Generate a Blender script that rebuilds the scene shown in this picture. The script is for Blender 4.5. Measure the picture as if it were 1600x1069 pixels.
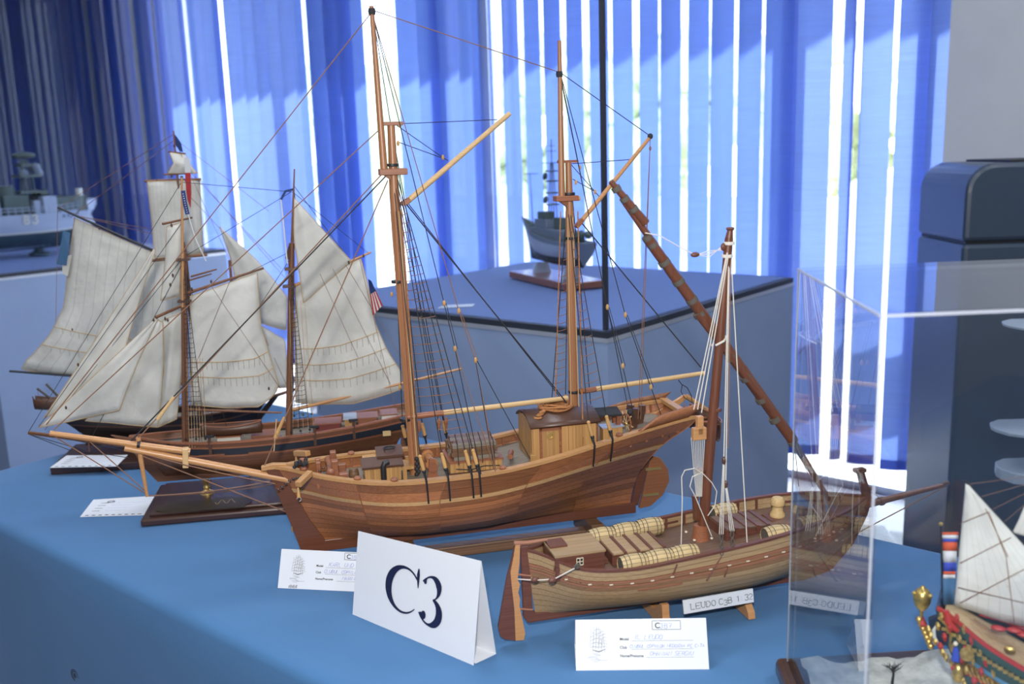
import bpy, bmesh, math, random
import numpy as np
from mathutils import Vector, Matrix
random.seed(7)
for o in list(bpy.data.objects): bpy.data.objects.remove(o)
SC = bpy.context.scene
COL = SC.collection

# ------------------------------------------------------------------ camera
F, PITCH, ROLL, CZ = 1492.0, math.radians(11.2), math.radians(1.8), 1.35
CAM = np.array([0.0, 0.0, CZ])
FW = np.array([0, math.cos(PITCH), -math.sin(PITCH)])
_rt = np.array([1.0, 0, 0]); _up = np.cross(_rt, FW)
RT = _rt * math.cos(ROLL) - _up * math.sin(ROLL)
UP = _up * math.cos(ROLL) + _rt * math.sin(ROLL)
cd = bpy.data.cameras.new('camera'); cam = bpy.data.objects.new('camera', cd); COL.objects.link(cam)
cd.sensor_width = 36.0; cd.lens = F / 1600 * 36; cd.clip_start = 0.02; cd.clip_end = 200
M = Matrix.Identity(4)
for i in range(3):
    M[i][0] = RT[i]; M[i][1] = UP[i]; M[i][2] = -FW[i]; M[i][3] = CAM[i]
cam.matrix_world = M
cd.dof.use_dof = True; cd.dof.focus_distance = 1.38; cd.dof.aperture_fstop = 5.0
SC.camera = cam

# ------------------------------------------------------------------ world, sun, lamps, exposure
SC.view_settings.view_transform = 'Standard'; SC.view_settings.look = 'None'
SC.view_settings.gamma = 1; SC.view_settings.exposure = 0.0; SC.view_settings.use_curve_mapping = False
w = bpy.data.worlds.new('sky'); SC.world = w; w.use_nodes = True
bg = w.node_tree.nodes['Background']; bg.inputs[0].default_value = (0.86, 0.93, 1.0, 1); bg.inputs[1].default_value = 5.2
def lamp(name, kind, loc, energy, color=(1, 1, 1), size=1.0, target=None, sy=None):
    d = bpy.data.lights.new(name, kind); d.energy = energy; d.color = color
    if kind == 'AREA':
        d.size = size
        if sy: d.shape = 'RECTANGLE'; d.size_y = sy
    o = bpy.data.objects.new(name, d); COL.objects.link(o); o.location = loc
    if target is not None:
        o.rotation_euler = (Vector(target) - Vector(loc)).to_track_quat('-Z', 'Y').to_euler()
    return o
SUN_EL = math.radians(45)
s = lamp('sun', 'SUN', (0, 8, 6), 16.0, (1, 0.96, 0.88), target=(0 - 0.1, 8 - math.cos(SUN_EL) * 1, 6 - math.sin(SUN_EL)))
s.data.angle = math.radians(0.8)
fl = lamp('camera_flash', 'AREA', (-0.02, -0.03, 1.50), 17.0, (1, 0.97, 0.93), 0.05, target=(-0.02, 1.5, 0.98))
for (lx, ly, le) in ((-1.6, 0.4, 20), (0.9, -0.6, 22), (-2.6, 2.6, 18), (-0.3, 1.9, 18), (1.9, 1.5, 24)):  # last lamp is an added fill, brightening the right-hand column and plinth
    lamp('ceiling_and_fill_lamp', 'AREA', (lx, ly, 2.82), le, (0.86, 0.92, 1.0), 0.6, target=(lx, ly, 0))
try:
    SC.cycles.sample_clamp_indirect = 4.0; SC.cycles.max_bounces = 10; SC.cycles.transparent_max_bounces = 24
    SC.cycles.caustics_reflective = False; SC.cycles.caustics_refractive = False
except Exception: pass

# ------------------------------------------------------------------ pixel -> point on a real plane
def ray(x, y): return FW + RT * (x - 800) / F - UP * (y - 534.5) / F
def onz(x, y, z):
    r = ray(x, y); return CAM + r * ((z - CZ) / r[2])
def onpl(x, y, p0, n):
    r = ray(x, y); n = np.array(n, float); return CAM + r * (((np.array(p0) - CAM) @ n) / (r @ n))
U = np.array([-0.775, 0.632, 0]); V = np.array([0.632, 0.775, 0])     # room axes: along the window wall, towards it
def uv(u, v, z=0.0): return U * u + V * v + np.array([0, 0, z])
WV = 3.45                                                              # blinds hang at this v
def u_at(px, v=WV, py=300): return float(onpl(px, py, V * v, V) @ U)
TZ = 0.75                                                              # table top

# ------------------------------------------------------------------ mesh helpers
class MB:
    def __init__(s): s.v = []; s.f = []; s.uv = None
    def add(s, vs, fs):
        b = len(s.v); s.v += [tuple(map(float, p)) for p in vs]; s.f += [tuple(i + b for i in q) for q in fs]; return s
    def bx(s, x0, x1, y0, y1, z0, z1):
        return s.add([(x0,y0,z0),(x1,y0,z0),(x1,y1,z0),(x0,y1,z0),(x0,y0,z1),(x1,y0,z1),(x1,y1,z1),(x0,y1,z1)],
                     [(3,2,1,0),(4,5,6,7),(0,1,5,4),(1,2,6,5),(2,3,7,6),(3,0,4,7)])
    def hexa(s, low, top):   # two quads
        return s.add(list(low) + list(top), [(3,2,1,0),(4,5,6,7),(0,1,5,4),(1,2,6,5),(2,3,7,6),(3,0,4,7)])
    def beam(s, a, b, w, h, up=(0,0,1)):   # box bar between two points, w across, h along up
        a = np.array(a, float); b = np.array(b, float); d = b - a; d /= max(np.linalg.norm(d), 1e-9)
        up = np.array(up, float); x = np.cross(d, up)
        if np.linalg.norm(x) < 1e-6: x = np.cross(d, (1, 0, 0))
        x /= np.linalg.norm(x); y = np.cross(x, d)
        c = [(-1,-1),(1,-1),(1,1),(-1,1)]
        return s.hexa([a + x*w/2*i + y*h/2*j for i, j in c], [b + x*w/2*i + y*h/2*j for i, j in c])
    def tube(s, pts, r, n=6, cap=True):
        P = [np.array(p, float) for p in pts]; m = len(P)
        R = [r]*m if np.isscalar(r) else list(r)
        vs = []; last = None
        for i in range(m):
            d = P[min(i+1, m-1)] - P[max(i-1, 0)]; d /= max(np.linalg.norm(d), 1e-9)
            if last is None:
                x = np.cross(d, (0, 0, 1))
                if np.linalg.norm(x) < 1e-3: x = np.cross(d, (0, 1, 0))
            else: x = last - d*(last @ d)
            x /= max(np.linalg.norm(x), 1e-9); last = x; y = np.cross(d, x)
            for k in range(n):
                a = 2*math.pi*k/n; vs.append(P[i] + (x*math.cos(a) + y*math.sin(a))*R[i])
        fs = [(i*n+k, i*n+(k+1) % n, (i+1)*n+(k+1) % n, (i+1)*n+k) for i in range(m-1) for k in range(n)]
        if cap: fs += [tuple(range(n))[::-1], tuple(range((m-1)*n, m*n))]
        return s.add(vs, fs)
    def cyl(s, a, b, r0, r1=None, n=10): return s.tube([a, b], [r0, r0 if r1 is None else r1], n)
    def lathe(s, prof, o=(0,0,0), ax=(0,0,1), n=16):
        o = np.array(o, float); ax = np.array(ax, float); ax /= np.linalg.norm(ax)
        x = np.cross(ax, (0, 1, 0))
        if np.linalg.norm(x) < 1e-3: x = np.cross(ax, (1, 0, 0))
        x /= np.linalg.norm(x); y = np.cross(ax, x); vs = []; m = len(prof)
        for r, z in prof:
            for k in range(n):
                a = 2*math.pi*k/n; vs.append(o + ax*z + (x*math.cos(a) + y*math.sin(a))*max(r, 1e-5))
        fs = [(i*n+k, i*n+(k+1) % n, (i+1)*n+(k+1) % n, (i+1)*n+k) for i in range(m-1) for k in range(n)]
        fs += [tuple(range(n))[::-1], tuple(range((m-1)*n, m*n))]
        return s.add(vs, fs)
    def ball(s, c, r, n=10, m=6, sc=(1,1,1)):
        vs = []; c = np.array(c, float)
        for i in range(m+1):
            th = math.pi*i/m
            for k in range(n):
                a = 2*math.pi*k/n
                vs.append(c + np.array([math.sin(th)*math.cos(a)*sc[0], math.sin(th)*math.sin(a)*sc[1], math.cos(th)*sc[2]])*r)
        fs = [(i*n+k, (i+1)*n+k, (i+1)*n+(k+1) % n, i*n+(k+1) % n) for i in range(m) for k in range(n)]
        return s.add(vs, fs)
    def prism(s, poly, d):   # poly: 3D points (planar), d: extrusion vector
        P = [np.array(p, float) for p in poly]; d = np.array(d, float); n = len(P)
        return s.add(P + [p + d for p in P], [tuple(range(n))[::-1], tuple(range(n, 2*n))] + [(i, (i+1) % n, n+(i+1) % n, n+i) for i in range(n)])
    def grid(s, rows, closed=False):   # rows of equal-length point lists
        m = len(rows); n = len(rows[0])
        fs = [(i*n+k, i*n+k+1, (i+1)*n+k+1, (i+1)*n+k) for i in range(m-1) for k in range(n-1)]
        return s.add([p for r in rows for p in r], fs)
    def ribbon(s, pts, wd, nrm):     # flat stroke of width wd lying in the plane with normal nrm
        P = [np.array(p, float) for p in pts]; nrm = np.array(nrm, float); m = len(P)
        W = [wd]*m if np.isscalar(wd) else wd; L_ = []; R_ = []
        for i in range(m):
            d = P[min(i+1, m-1)] - P[max(i-1, 0)]; d /= max(np.linalg.norm(d), 1e-9); x = np.cross(nrm, d)
            L_.append(P[i] + x*W[i]/2); R_.append(P[i] - x*W[i]/2)
        return s.add(L_ + R_, [(i, i+1, m+i+1, m+i) for i in range(m-1)])
    def build(s, name, mat, parent=None, smooth=False, solid=0.0, bevel=0.0, **kw):
        me = bpy.data.meshes.new(name); me.from_pydata(s.v, [], s.f); me.update()
        if smooth: me.polygons.foreach_set('use_smooth', [True]*len(me.polygons))
        if s.uv is not None:
            l = me.uv_layers.new(name='UVMap')
            for lp in me.loops: l.data[lp.index].uv = s.uv[lp.vertex_index]
        me.materials.append(mat)
        o = bpy.data.objects.new(name, me); COL.objects.link(o)
        if parent: o.parent = parent
        if solid: m = o.modifiers.new('solid', 'SOLIDIFY'); m.thickness = solid; m.offset = 0
        if bevel:
            m = o.modifiers.new('bevel', 'BEVEL'); m.width = bevel; m.segments = 2; m.limit_method = 'ANGLE'
        if smooth and not solid:
            try: me.set_sharp_from_angle(angle=math.radians(40))
            except Exception: pass
        for k, x in kw.items(): o[k] = x
        return o
def tag(o, label, cat, group=None):
    o['label'] = label; o['category'] = cat
    if group: o['group'] = group
    return o
def struct(o): o['kind'] = 'structure'; return o
def empty(name, loc=(0,0,0), rz=0.0):
    o = bpy.data.objects.new(name, None); COL.objects.link(o); o.location = loc; o.rotation_euler = (0, 0, rz); o.empty_display_size = 0.05
    return o

# ------------------------------------------------------------------ materials
def sock(nd, n): return nd.inputs[n]
def mat(name, col, rough=0.5, metal=0.0, var=0.0, grain=None, bump=0.0, bscale=200, spec=0.5, noise=0.0, nscale=40, coat=0.0, sheen=0.0):
    """principled; var: per-object tint, grain: (axis, scale, strength) wood streaks, noise: mottling"""
    m = bpy.data.materials.new(name); m.use_nodes = True; nt = m.node_tree; N = nt.nodes; Lk = nt.links
    p = N['Principled BSDF']; p.inputs['Roughness'].default_value = rough; p.inputs['Metallic'].default_value = metal
    p.inputs['Specular IOR Level'].default_value = spec
    if coat: p.inputs['Coat Weight'].default_value = coat; p.inputs['Coat Roughness'].default_value = 0.25
    if sheen: p.inputs['Sheen Weight'].default_value = sheen
    rgb = N.new('ShaderNodeRGB'); rgb.outputs[0].default_value = (*col, 1); cur = rgb.outputs[0]
    tc = N.new('ShaderNodeTexCoord')
    if grain or noise or bump:
        mp = N.new('ShaderNodeMapping'); Lk.new(tc.outputs['Object'], mp.inputs[0])
    def mulby(cur, fac_out, lo, hi):
        mr = N.new('ShaderNodeMapRange'); Lk.new(fac_out, mr.inputs[0]); mr.inputs[1].default_value = 0.25; mr.inputs[2].default_value = 0.75
        mr.inputs[3].default_value = lo; mr.inputs[4].default_value = hi
        mx = N.new('ShaderNodeVectorMath'); mx.operation = 'SCALE'; Lk.new(cur, mx.inputs[0]); Lk.new(mr.outputs[0], mx.inputs[3])
        return mx.outputs[0]
    if grain:
        sc = list(grain[1]) if not np.isscalar(grain[1]) else [grain[1]]*3
        sc[grain[0]] *= 0.06
        mp.inputs['Scale'].default_value = sc
        nz = N.new('ShaderNodeTexNoise'); nz.inputs['Scale'].default_value = 1.0; nz.inputs['Detail'].default_value = 5; Lk.new(mp.outputs[0], nz.inputs['Vector'])
        cur = mulby(cur, nz.outputs['Fac'], 1 - grain[2], 1 + grain[2])
    if noise:
        n2 = N.new('ShaderNodeTexNoise'); n2.inputs['Scale'].default_value = nscale; n2.inputs['Detail'].default_value = 4; Lk.new(tc.outputs['Object'], n2.inputs['Vector'])
        cur = mulby(cur, n2.outputs['Fac'], 1 - noise, 1 + noise)
    if var:
        oi = N.new('ShaderNodeObjectInfo'); mr = N.new('ShaderNodeMapRange'); Lk.new(oi.outputs['Random'], mr.inputs[0])
        mr.inputs[3].default_value = 1 - var; mr.inputs[4].default_value = 1 + var
        mx = N.new('ShaderNodeVectorMath'); mx.operation = 'SCALE'; Lk.new(cur, mx.inputs[0]); Lk.new(mr.outputs[0], mx.inputs[3]); cur = mx.outputs[0]
    Lk.new(cur, p.inputs['Base Color'])
    if bump:
        n3 = N.new('ShaderNodeTexNoise'); n3.inputs['Scale'].default_value = bscale; n3.inputs['Detail'].default_value = 3; Lk.new(tc.outputs['Object'], n3.inputs['Vector'])
        bp = N.new('ShaderNodeBump'); bp.inputs['Strength'].default_value = bump; bp.inputs['Distance'].default_value = 0.002
        Lk.new(n3.outputs['Fac'], bp.inputs['Height']); Lk.new(bp.outputs[0], p.inputs['Normal'])
    return m
def sail_mat(name, col, seams=0, seam_dark=0.75, trans=0.35):
    m = bpy.data.materials.new(name); m.use_nodes = True; nt = m.node_tree; N = nt.nodes; Lk = nt.links
    N.remove(N['Principled BSDF']); out = N['Material Output']
    rgb = N.new('ShaderNodeRGB'); rgb.outputs[0].default_value = (*col, 1); cur = rgb.outputs[0]
    uvn = N.new('ShaderNodeUVMap'); sp = N.new('ShaderNodeSeparateXYZ'); Lk.new(uvn.outputs[0], sp.inputs[0])
    tc = N.new('ShaderNodeTexCoord')
    nz = N.new('ShaderNodeTexNoise'); nz.inputs['Scale'].default_value = 14; nz.inputs['Detail'].default_value = 6; Lk.new(tc.outputs['Object'], nz.inputs['Vector'])
    mr = N.new('ShaderNodeMapRange'); Lk.new(nz.outputs['Fac'], mr.inputs[0]); mr.inputs[1].default_value = 0.3; mr.inputs[2].default_value = 0.7; mr.inputs[3].default_value = 0.74; mr.inputs[4].default_value = 1.08
    mx = N.new('ShaderNodeVectorMath'); mx.operation = 'SCALE'; Lk.new(cur, mx.inputs[0]); Lk.new(mr.outputs[0], mx.inputs[3]); cur = mx.outputs[0]
    if seams:
        a = N.new('ShaderNodeMath'); a.operation = 'MULTIPLY'; Lk.new(sp.outputs[0], a.inputs[0]); a.inputs[1].default_value = seams
        b = N.new('ShaderNodeMath'); b.operation = 'FRACT'; Lk.new(a.outputs[0], b.inputs[0])
        c = N.new('ShaderNodeMath'); c.operation = 'LESS_THAN'; Lk.new(b.outputs[0], c.inputs[0]); c.inputs[1].default_value = 0.09
        d = N.new('ShaderNodeMapRange'); Lk.new(c.outputs[0], d.inputs[0]); d.inputs[3].default_value = 1; d.inputs[4].default_value = seam_dark
        mx = N.new('ShaderNodeVectorMath'); mx.operation = 'SCALE'; Lk.new(cur, mx.inputs[0]); Lk.new(d.outputs[0], mx.inputs[3]); cur = mx.outputs[0]
    df = N.new('ShaderNodeBsdfDiffuse'); tr = N.new('ShaderNodeBsdfTranslucent'); ms = N.new('ShaderNodeMixShader'); ms.inputs[0].default_value = trans
    Lk.new(cur, df.inputs[0]); Lk.new(cur, tr.inputs[0])
    bp = N.new('ShaderNodeBump'); bp.inputs['Strength'].default_value = 0.5; bp.inputs['Distance'].default_value = 0.005
    n4 = N.new('ShaderNodeTexNoise'); n4.inputs['Scale'].default_value = 45; n4.inputs['Detail'].default_value = 3; Lk.new(tc.outputs['Object'], n4.inputs['Vector'])
    Lk.new(n4.outputs['Fac'], bp.inputs['Height']); Lk.new(bp.outputs[0], df.inputs['Normal'])
    Lk.new(df.outputs[0], ms.inputs[1]); Lk.new(tr.outputs[0], ms.inputs[2]); Lk.new(ms.outputs[0], out.inputs[0])
    return m
def glass_mat(name, tint=(0.97, 0.985, 1.0), r0=0.035, gain=0.8):
    m = bpy.data.materials.new(name); m.use_nodes = True; nt = m.node_tree; N = nt.nodes; Lk = nt.links
    N.remove(N['Principled BSDF']); out = N['Material Output']
    lw = N.new('ShaderNodeLayerWeight'); lw.inputs['Blend'].default_value = 0.5
    pw = N.new('ShaderNodeMath'); pw.operation = 'POWER'; Lk.new(lw.outputs['Facing'], pw.inputs[0]); pw.inputs[1].default_value = 4.5
    ma = N.new('ShaderNodeMath'); ma.operation = 'MULTIPLY_ADD'; Lk.new(pw.outputs[0], ma.inputs[0]); ma.inputs[1].default_value = gain; ma.inputs[2].default_value = r0
    t = N.new('ShaderNodeBsdfTransparent'); t.inputs[0].default_value = (*tint, 1)
    g = N.new('ShaderNodeBsdfGlossy'); g.inputs['Roughness'].default_value = 0.0
    ms = N.new('ShaderNodeMixShader'); Lk.new(ma.outputs[0], ms.inputs[0]); Lk.new(t.outputs[0], ms.inputs[1]); Lk.new(g.outputs[0], ms.inputs[2]); Lk.new(ms.outputs[0], out.inputs[0])
    return m
def blind_mat(name, col, tcol, fac):
    m = bpy.data.materials.new(name); m.use_nodes = True; nt = m.node_tree; N = nt.nodes; Lk = nt.links
    N.remove(N['Principled BSDF']); out = N['Material Output']
    df = N.new('ShaderNodeBsdfDiffuse'); tr = N.new('ShaderNodeBsdfTranslucent'); ms = N.new('ShaderNodeMixShader'); ms.inputs[0].default_value = fac
    tc = N.new('ShaderNodeTexCoord'); mp = N.new('ShaderNodeMapping'); mp.inputs['Scale'].default_value = (1, 1, 60); Lk.new(tc.outputs['Object'], mp.inputs[0])
    nz = N.new('ShaderNodeTexNoise'); nz.inputs['Scale'].default_value = 6; Lk.new(mp.outputs[0], nz.inputs['Vector'])
    mr = N.new('ShaderNodeMapRange'); Lk.new(nz.outputs['Fac'], mr.inputs[0]); mr.inputs[3].default_value = 0.86; mr.inputs[4].default_value = 1.14
    for nd, c in ((df, col), (tr, tcol)):
        mx = N.new('ShaderNodeVectorMath'); mx.operation = 'SCALE'; mx.inputs[0].default_value = c; Lk.new(mr.outputs[0], mx.inputs[3]); Lk.new(mx.outputs[0], nd.inputs[0])
    Lk.new(df.outputs[0], ms.inputs[1]); Lk.new(tr.outputs[0], ms.inputs[2]); Lk.new(ms.outputs[0], out.inputs[0])
    return m
G = (0, (30, 700, 700), 0.28)
GZ = (2, (500, 500, 60), 0.22)
MT = dict(
    hull=mat('mahogany_planks', (0.275, 0.104, 0.039), 0.42, var=0.36, grain=(0, (60, 900, 900), 0.34), coat=0.25),
    hull_dark=mat('dark_mahogany', (0.125, 0.042, 0.02), 0.4, grain=G, coat=0.2),
    wale=mat('pale_wale_wood', (0.46, 0.27, 0.12), 0.45, grain=(0, (50, 800, 800), 0.25), var=0.06),
    rail=mat('light_rail_wood', (0.44, 0.23, 0.09), 0.45, grain=(0, (50, 800, 800), 0.22), var=0.05),
    deck=mat('grey_deck', (0.21, 0.175, 0.135), 0.7, grain=(0, (25, 420, 420), 0.3)),
    mast=mat('reddish_mast_wood', (0.34, 0.15, 0.066), 0.42, grain=GZ, coat=0.2),
    pine=mat('pale_pine', (0.60, 0.40, 0.19), 0.45, grain=(0, (40, 600, 600), 0.15)),
    bowsprit=mat('orange_spar_wood', (0.50, 0.25, 0.10), 0.4, grain=(0, (40, 600, 600), 0.18), coat=0.15),
    oak=mat('oak_panels', (0.43, 0.235, 0.085), 0.45, grain=(2, (700, 700, 60), 0.3), var=0.12),
    redwood=mat('red_brown_fittings', (0.26, 0.095, 0.045), 0.45, grain=G, var=0.12),
    brown=mat('dark_brown_wood', (0.085, 0.038, 0.022), 0.4, grain=G),
    cradle=mat('walnut_cradle', (0.155, 0.082, 0.042), 0.45, grain=(0, (30, 500, 500), 0.5)),
    black=mat('black_iron', (0.015, 0.015, 0.017), 0.5),
    brass=mat('polished_brass', (0.66, 0.46, 0.17), 0.32, metal=0.75),
    gold=mat('gilded_carving', (0.62, 0.42, 0.13), 0.32, metal=0.85, noise=0.4, nscale=220),
    rope_blk=mat('tarred_rope', (0.025, 0.024, 0.028), 0.8),
    rope_brn=mat('brown_rope', (0.23, 0.115, 0.07), 0.8),
    rope_tan=mat('tan_rope', (0.50, 0.34, 0.17), 0.8),
    rope_wht=mat('white_cord', (0.66, 0.62, 0.55), 0.8),
    rope_org=mat('orange_coir_rope', (0.38, 0.16, 0.055), 0.85, noise=0.4, nscale=300),
    block=mat('boxwood_block', (0.50, 0.28, 0.10), 0.5, var=0.12),
    sail=sail_mat('aged_sailcloth', (0.79, 0.775, 0.71), 0, trans=0.22),
    sail_seam=sail_mat('seamed_sailcloth', (0.77, 0.755, 0.69), 12, 0.84, trans=0.22),
    sail_white=sail_mat('white_striped_sailcloth', (0.86, 0.84, 0.78), 11, 0.86, trans=0.2),
    thread=mat('sail_thread', (0.30, 0.25, 0.17), 0.8),
    paper=mat('white_paper', (0.72, 0.74, 0.78), 0.7),
    ink=mat('navy_print_ink', (0.008, 0.012, 0.05), 0.5),
    inkblack=mat('black_print_ink', (0.02, 0.02, 0.02), 0.6),
    inkgrey=mat('grey_print_ink', (0.25, 0.25, 0.26), 0.6),
    pen=mat('blue_ballpoint', (0.20, 0.24, 0.55), 0.6),
    cloth=mat('sky_blue_tablecloth', (0.050, 0.158, 0.335), 0.85, noise=0.04, nscale=3, bump=0.12, bscale=700, sheen=0.1),
    plinth=mat('blue_grey_plinth', (0.245, 0.325, 0.50), 0.6, noise=0.03, nscale=8),
    plinth_top=mat('blue_felt_top', (0.15, 0.21, 0.40), 0.85, noise=0.05, nscale=60),
    rubber=mat('black_seal', (0.02, 0.025, 0.04), 0.6),
    glass=glass_mat('case_glass', (0.94, 0.965, 1.0), 0.015, 0.06),
    acrylic=glass_mat('clear_acrylic', (0.965, 0.98, 0.99), 0.04, 0.95),
    acryl_edge=mat('polished_acrylic_edge', (0.42, 0.45, 0.52), 0.25, spec=0.6),
    alu=mat('aluminium_trim', (0.55, 0.58, 0.64), 0.4, metal=0.6),
    blind=blind_mat('blue_blind_fabric', (0.055, 0.10, 0.42), (0.52, 0.64, 0.96), 0.5),
    wall=mat('pale_wall', (0.55, 0.56, 0.58), 0.8, noise=0.03, nscale=5),
    column=mat('grey_column_paint', (0.56, 0.575, 0.60), 0.8, noise=0.04, nscale=6),
    base=mat('taupe_skirting', (0.16, 0.15, 0.14), 0.6),
    ceil=mat('white_ceiling', (0.75, 0.75, 0.75), 0.9),
    floor=mat('polished_dark_floor', (0.16, 0.165, 0.20), 0.18, noise=0.12, nscale=3),
    terrace=mat('pale_terrace', (0.80, 0.78, 0.74), 0.8, noise=0.06, nscale=4),
    leaf=mat('hedge_leaves', (0.55, 0.60, 0.38), 0.6, noise=0.5, nscale=8),
    slate=mat('dark_slate_plastic', (0.035, 0.055, 0.085), 0.35, coat=0.3),
    navy=mat('navy_box', (0.012, 0.05, 0.20), 0.5),
    greypl=mat('grey_plastic', (0.36, 0.40, 0.46), 0.5),
)

# ================================================================== the room
def ubox(u0, u1, v0, v1, z0, z1, mb=None):
    mb = mb or MB(); c = [(u0, v0), (u0, v1), (u1, v1), (u1, v0)]
    return mb.hexa([uv(a, b, z0) for a, b in c], [uv(a, b, z1) for a, b in c])
UL, UR = u_at(258), u_at(1482)                    # window opening: left and right jamb
struct(ubox(-2.2, 9.5, -2.6, 3.72, -0.12, 0.0).build('floor', MT['floor']))
struct(ubox(-2.2, 9.5, -2.6, 3.72, 2.92, 3.0).build('ceiling', MT['ceil']))
struct(ubox(UL, 9.5, 3.62, 3.78, 0, 2.92).build('wall_window', MT['wall']))
struct(ubox(UR, UL, 3.62, 3.78, 2.72, 2.92).build('trim_1', MT['wall']))
struct(ubox(-2.2, UR, 3.36, 3.78, 0, 2.92).build('wall_right', MT['column']))
struct(ubox(-2.2, UR + 0.004, 3.345, 3.36, 0, 0.13).build('baseboard_right', MT['base']))
struct(ubox(-2.32, -2.2, -2.6, 3.78, 0, 2.92).build('wall_side', MT['wall']))
struct(ubox(9.5, 9.62, -2.6, 3.78, 0, 2.92).build('wall_left', MT['wall']))
struct(ubox(-2.2, 9.5, -2.72, -2.6, 0, 2.92).build('wall_back', MT['wall']))
win = empty('window_1', uv((UL + UR) / 2, 3.68, 0)); win['kind'] = 'structure'
W0 = np.array(win.location)
def wbox(u0, u1, v0, v1, z0, z1, nm, m):
    b = ubox(u0, u1, v0, v1, z0, z1); b.v = [tuple(np.array(p) - W0) for p in b.v]; return b.build(nm, m, win)
mull = [UR, u_at(1205, 3.66), u_at(767, 3.66), u_at(470, 3.66), UL]
for k, um in enumerate(mull):
    wbox(um - 0.03, um + 0.03, 3.64, 3.70, 0.03, 2.72, 'mullion', MT['alu'])
wbox(UR, UL, 3.64, 3.70, 0.0, 0.03, 'sill', MT['alu']); wbox(UR, UL, 3.64, 3.70, 2.68, 2.72, 'head', MT['alu'])
for a, b in zip(mull[:-1], mull[1:]):
    wbox(a + 0.03, b - 0.03, 3.664, 3.67, 0.03, 2.68, 'pane', MT['glass'])
# outside
MT['frost'] = blind_mat('frosted_panel', (0.85, 0.87, 0.88), (0.85, 0.87, 0.88), 0.6)
struct(ubox(-8, 16, 3.78, 16, -0.14, -0.02).build('floor_terrace', MT['terrace']))
struct(ubox(-3, 12, 3.70, 4.40, 2.80, 2.95).build('roof_overhang', MT['terrace']))
tag(ubox(-3, 12, 3.90, 3.93, 0.86, 1.13).build('shade_band_panel', MT['frost']), 'added pale frosted panel outside behind the blinds, shading their lower part', 'shade panel')  # unseen panel, added to cast the shade band across the blinds
hb_ = MB(); rnd = random.Random(4)
for j in range(220):
    c = uv(rnd.uniform(-4, 14), 12 + rnd.uniform(-.7, .7), rnd.uniform(0.2, 2.6)); hb_.ball(c, rnd.uniform(.3, .6), 8, 5)
hg = tag(hb_.build('garden_hedge', MT['leaf'], smooth=True), 'blurred sunlit green hedge outside, glimpsed through the blind gaps', 'hedge'); hg['kind'] = 'stuff'

# ------------------------------------------------------------------ vertical blinds
gaps = [(294, 299), (349, 355), (478, 483), (571, 621), (749, 764.5), (768.5, 785), (811, 819), (844.5, 850), (877, 885), (911, 921), (951, 957),
        (989, 999), (1064, 1075), (1147, 1153), (1300, 1317), (1336, 1346), (1395, 1403)]
thin = [(1029, 1032), (1108, 1111), (1190, 1195)]
edges = [262] + [x for g in sorted(gaps + thin) for x in g] + [1504]
def blind(name, label, spans, hem=0.17, doubled=()):
    root = empty(name, uv(u_at(sum(spans[len(spans)//2]) / 2), WV, 0)); tag(root, label, 'blind')
    R0 = np.array(root.location)
    for i, (a, b) in enumerate(list(spans) + list(doubled)):
        dl = random.uniform(.018, .034); dv = 0.055 if i >= len(spans) else 0
        A = onpl(a, 100, V * (WV + dv - dl), V); B = onpl(b, 100, V * (WV + dv + dl), V)
        A[2] = B[2] = 0; d = B - A; n_ = np.array([d[1], -d[0], 0]); n_ /= np.linalg.norm(n_); L_ = np.linalg.norm(d)
        mb = MB(); rows = []
        for side in (0, 1):
            for k in range(6):
                t = k / 5; bow = 4 * t * (1 - t) * L_ * 0.07
                p = A + d * t + n_ * (bow + (0.0005 if side else -0.0005))
                rows.append([p + np.array([0, 0, z]) - R0 for z in (hem, 2.70)])
        rows = rows[:6] + rows[6:][::-1]; rows.append(rows[0])
        mb.grid(rows)
        s_ = mb.build('slat', MT['blind'], root, smooth=True)
        hm = MB(); hr = [[p[0] - n_ * .0012, p[0] - n_ * .0012 + np.array([0, 0, .04])] for p in rows[:6]]
        hm.grid(hr); hm.build('hem', MT['blind'], s_, solid=0.001)
    hd = MB(); a0, a1 = spans[0][0], spans[-1][1]
    u0, u1 = u_at(a1), u_at(a0); ubox(u0, u1, WV - .03, WV + .03, 2.70, 2.76, hd); hd.v = [tuple(np.array(p) - R0) for p in hd.v]
    hd.build('head_rail', MT['alu'], root)
    return root
def split(a, b):
    u0, u1 = u_at(a, WV, 100), u_at(b, WV, 100); n = max(1, round(abs(u0 - u1) / 0.118)); us = np.linspace(u0, u1, n + 1)
    def px(u): 
        P = uv(u, WV, 0); P[2] = 1.6; d = P - CAM; return 800 + F * (d @ RT) / (d @ FW)
    xs = [px(u) for u in us]; xs[0], xs[-1] = a, b
    return [(xs[i] - (0.6 if i else 0), xs[i + 1] + (0.6 if i < n - 1 else 0)) for i in range(n)]
sp = []
for i in range(0, len(edges), 2): sp += split(edges[i], edges[i + 1])
backs = split(486, 558) + split(674, 702) + [(1212, 1222), (1224, 1250), (1330, 1336), (1427, 1447)]   # slats that hang doubled
blind('vertical_blind', 'bright blue vertical blind with sunlit slats across the window', sp, doubled=backs)
sp2 = []
for a, b in ((-90, 138), (146, 211), (217, 244), (248, 262)): sp2 += split(a, b)
blind('vertical_blind', 'dark unlit blue vertical blind at the far left wall', sp2)

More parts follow.
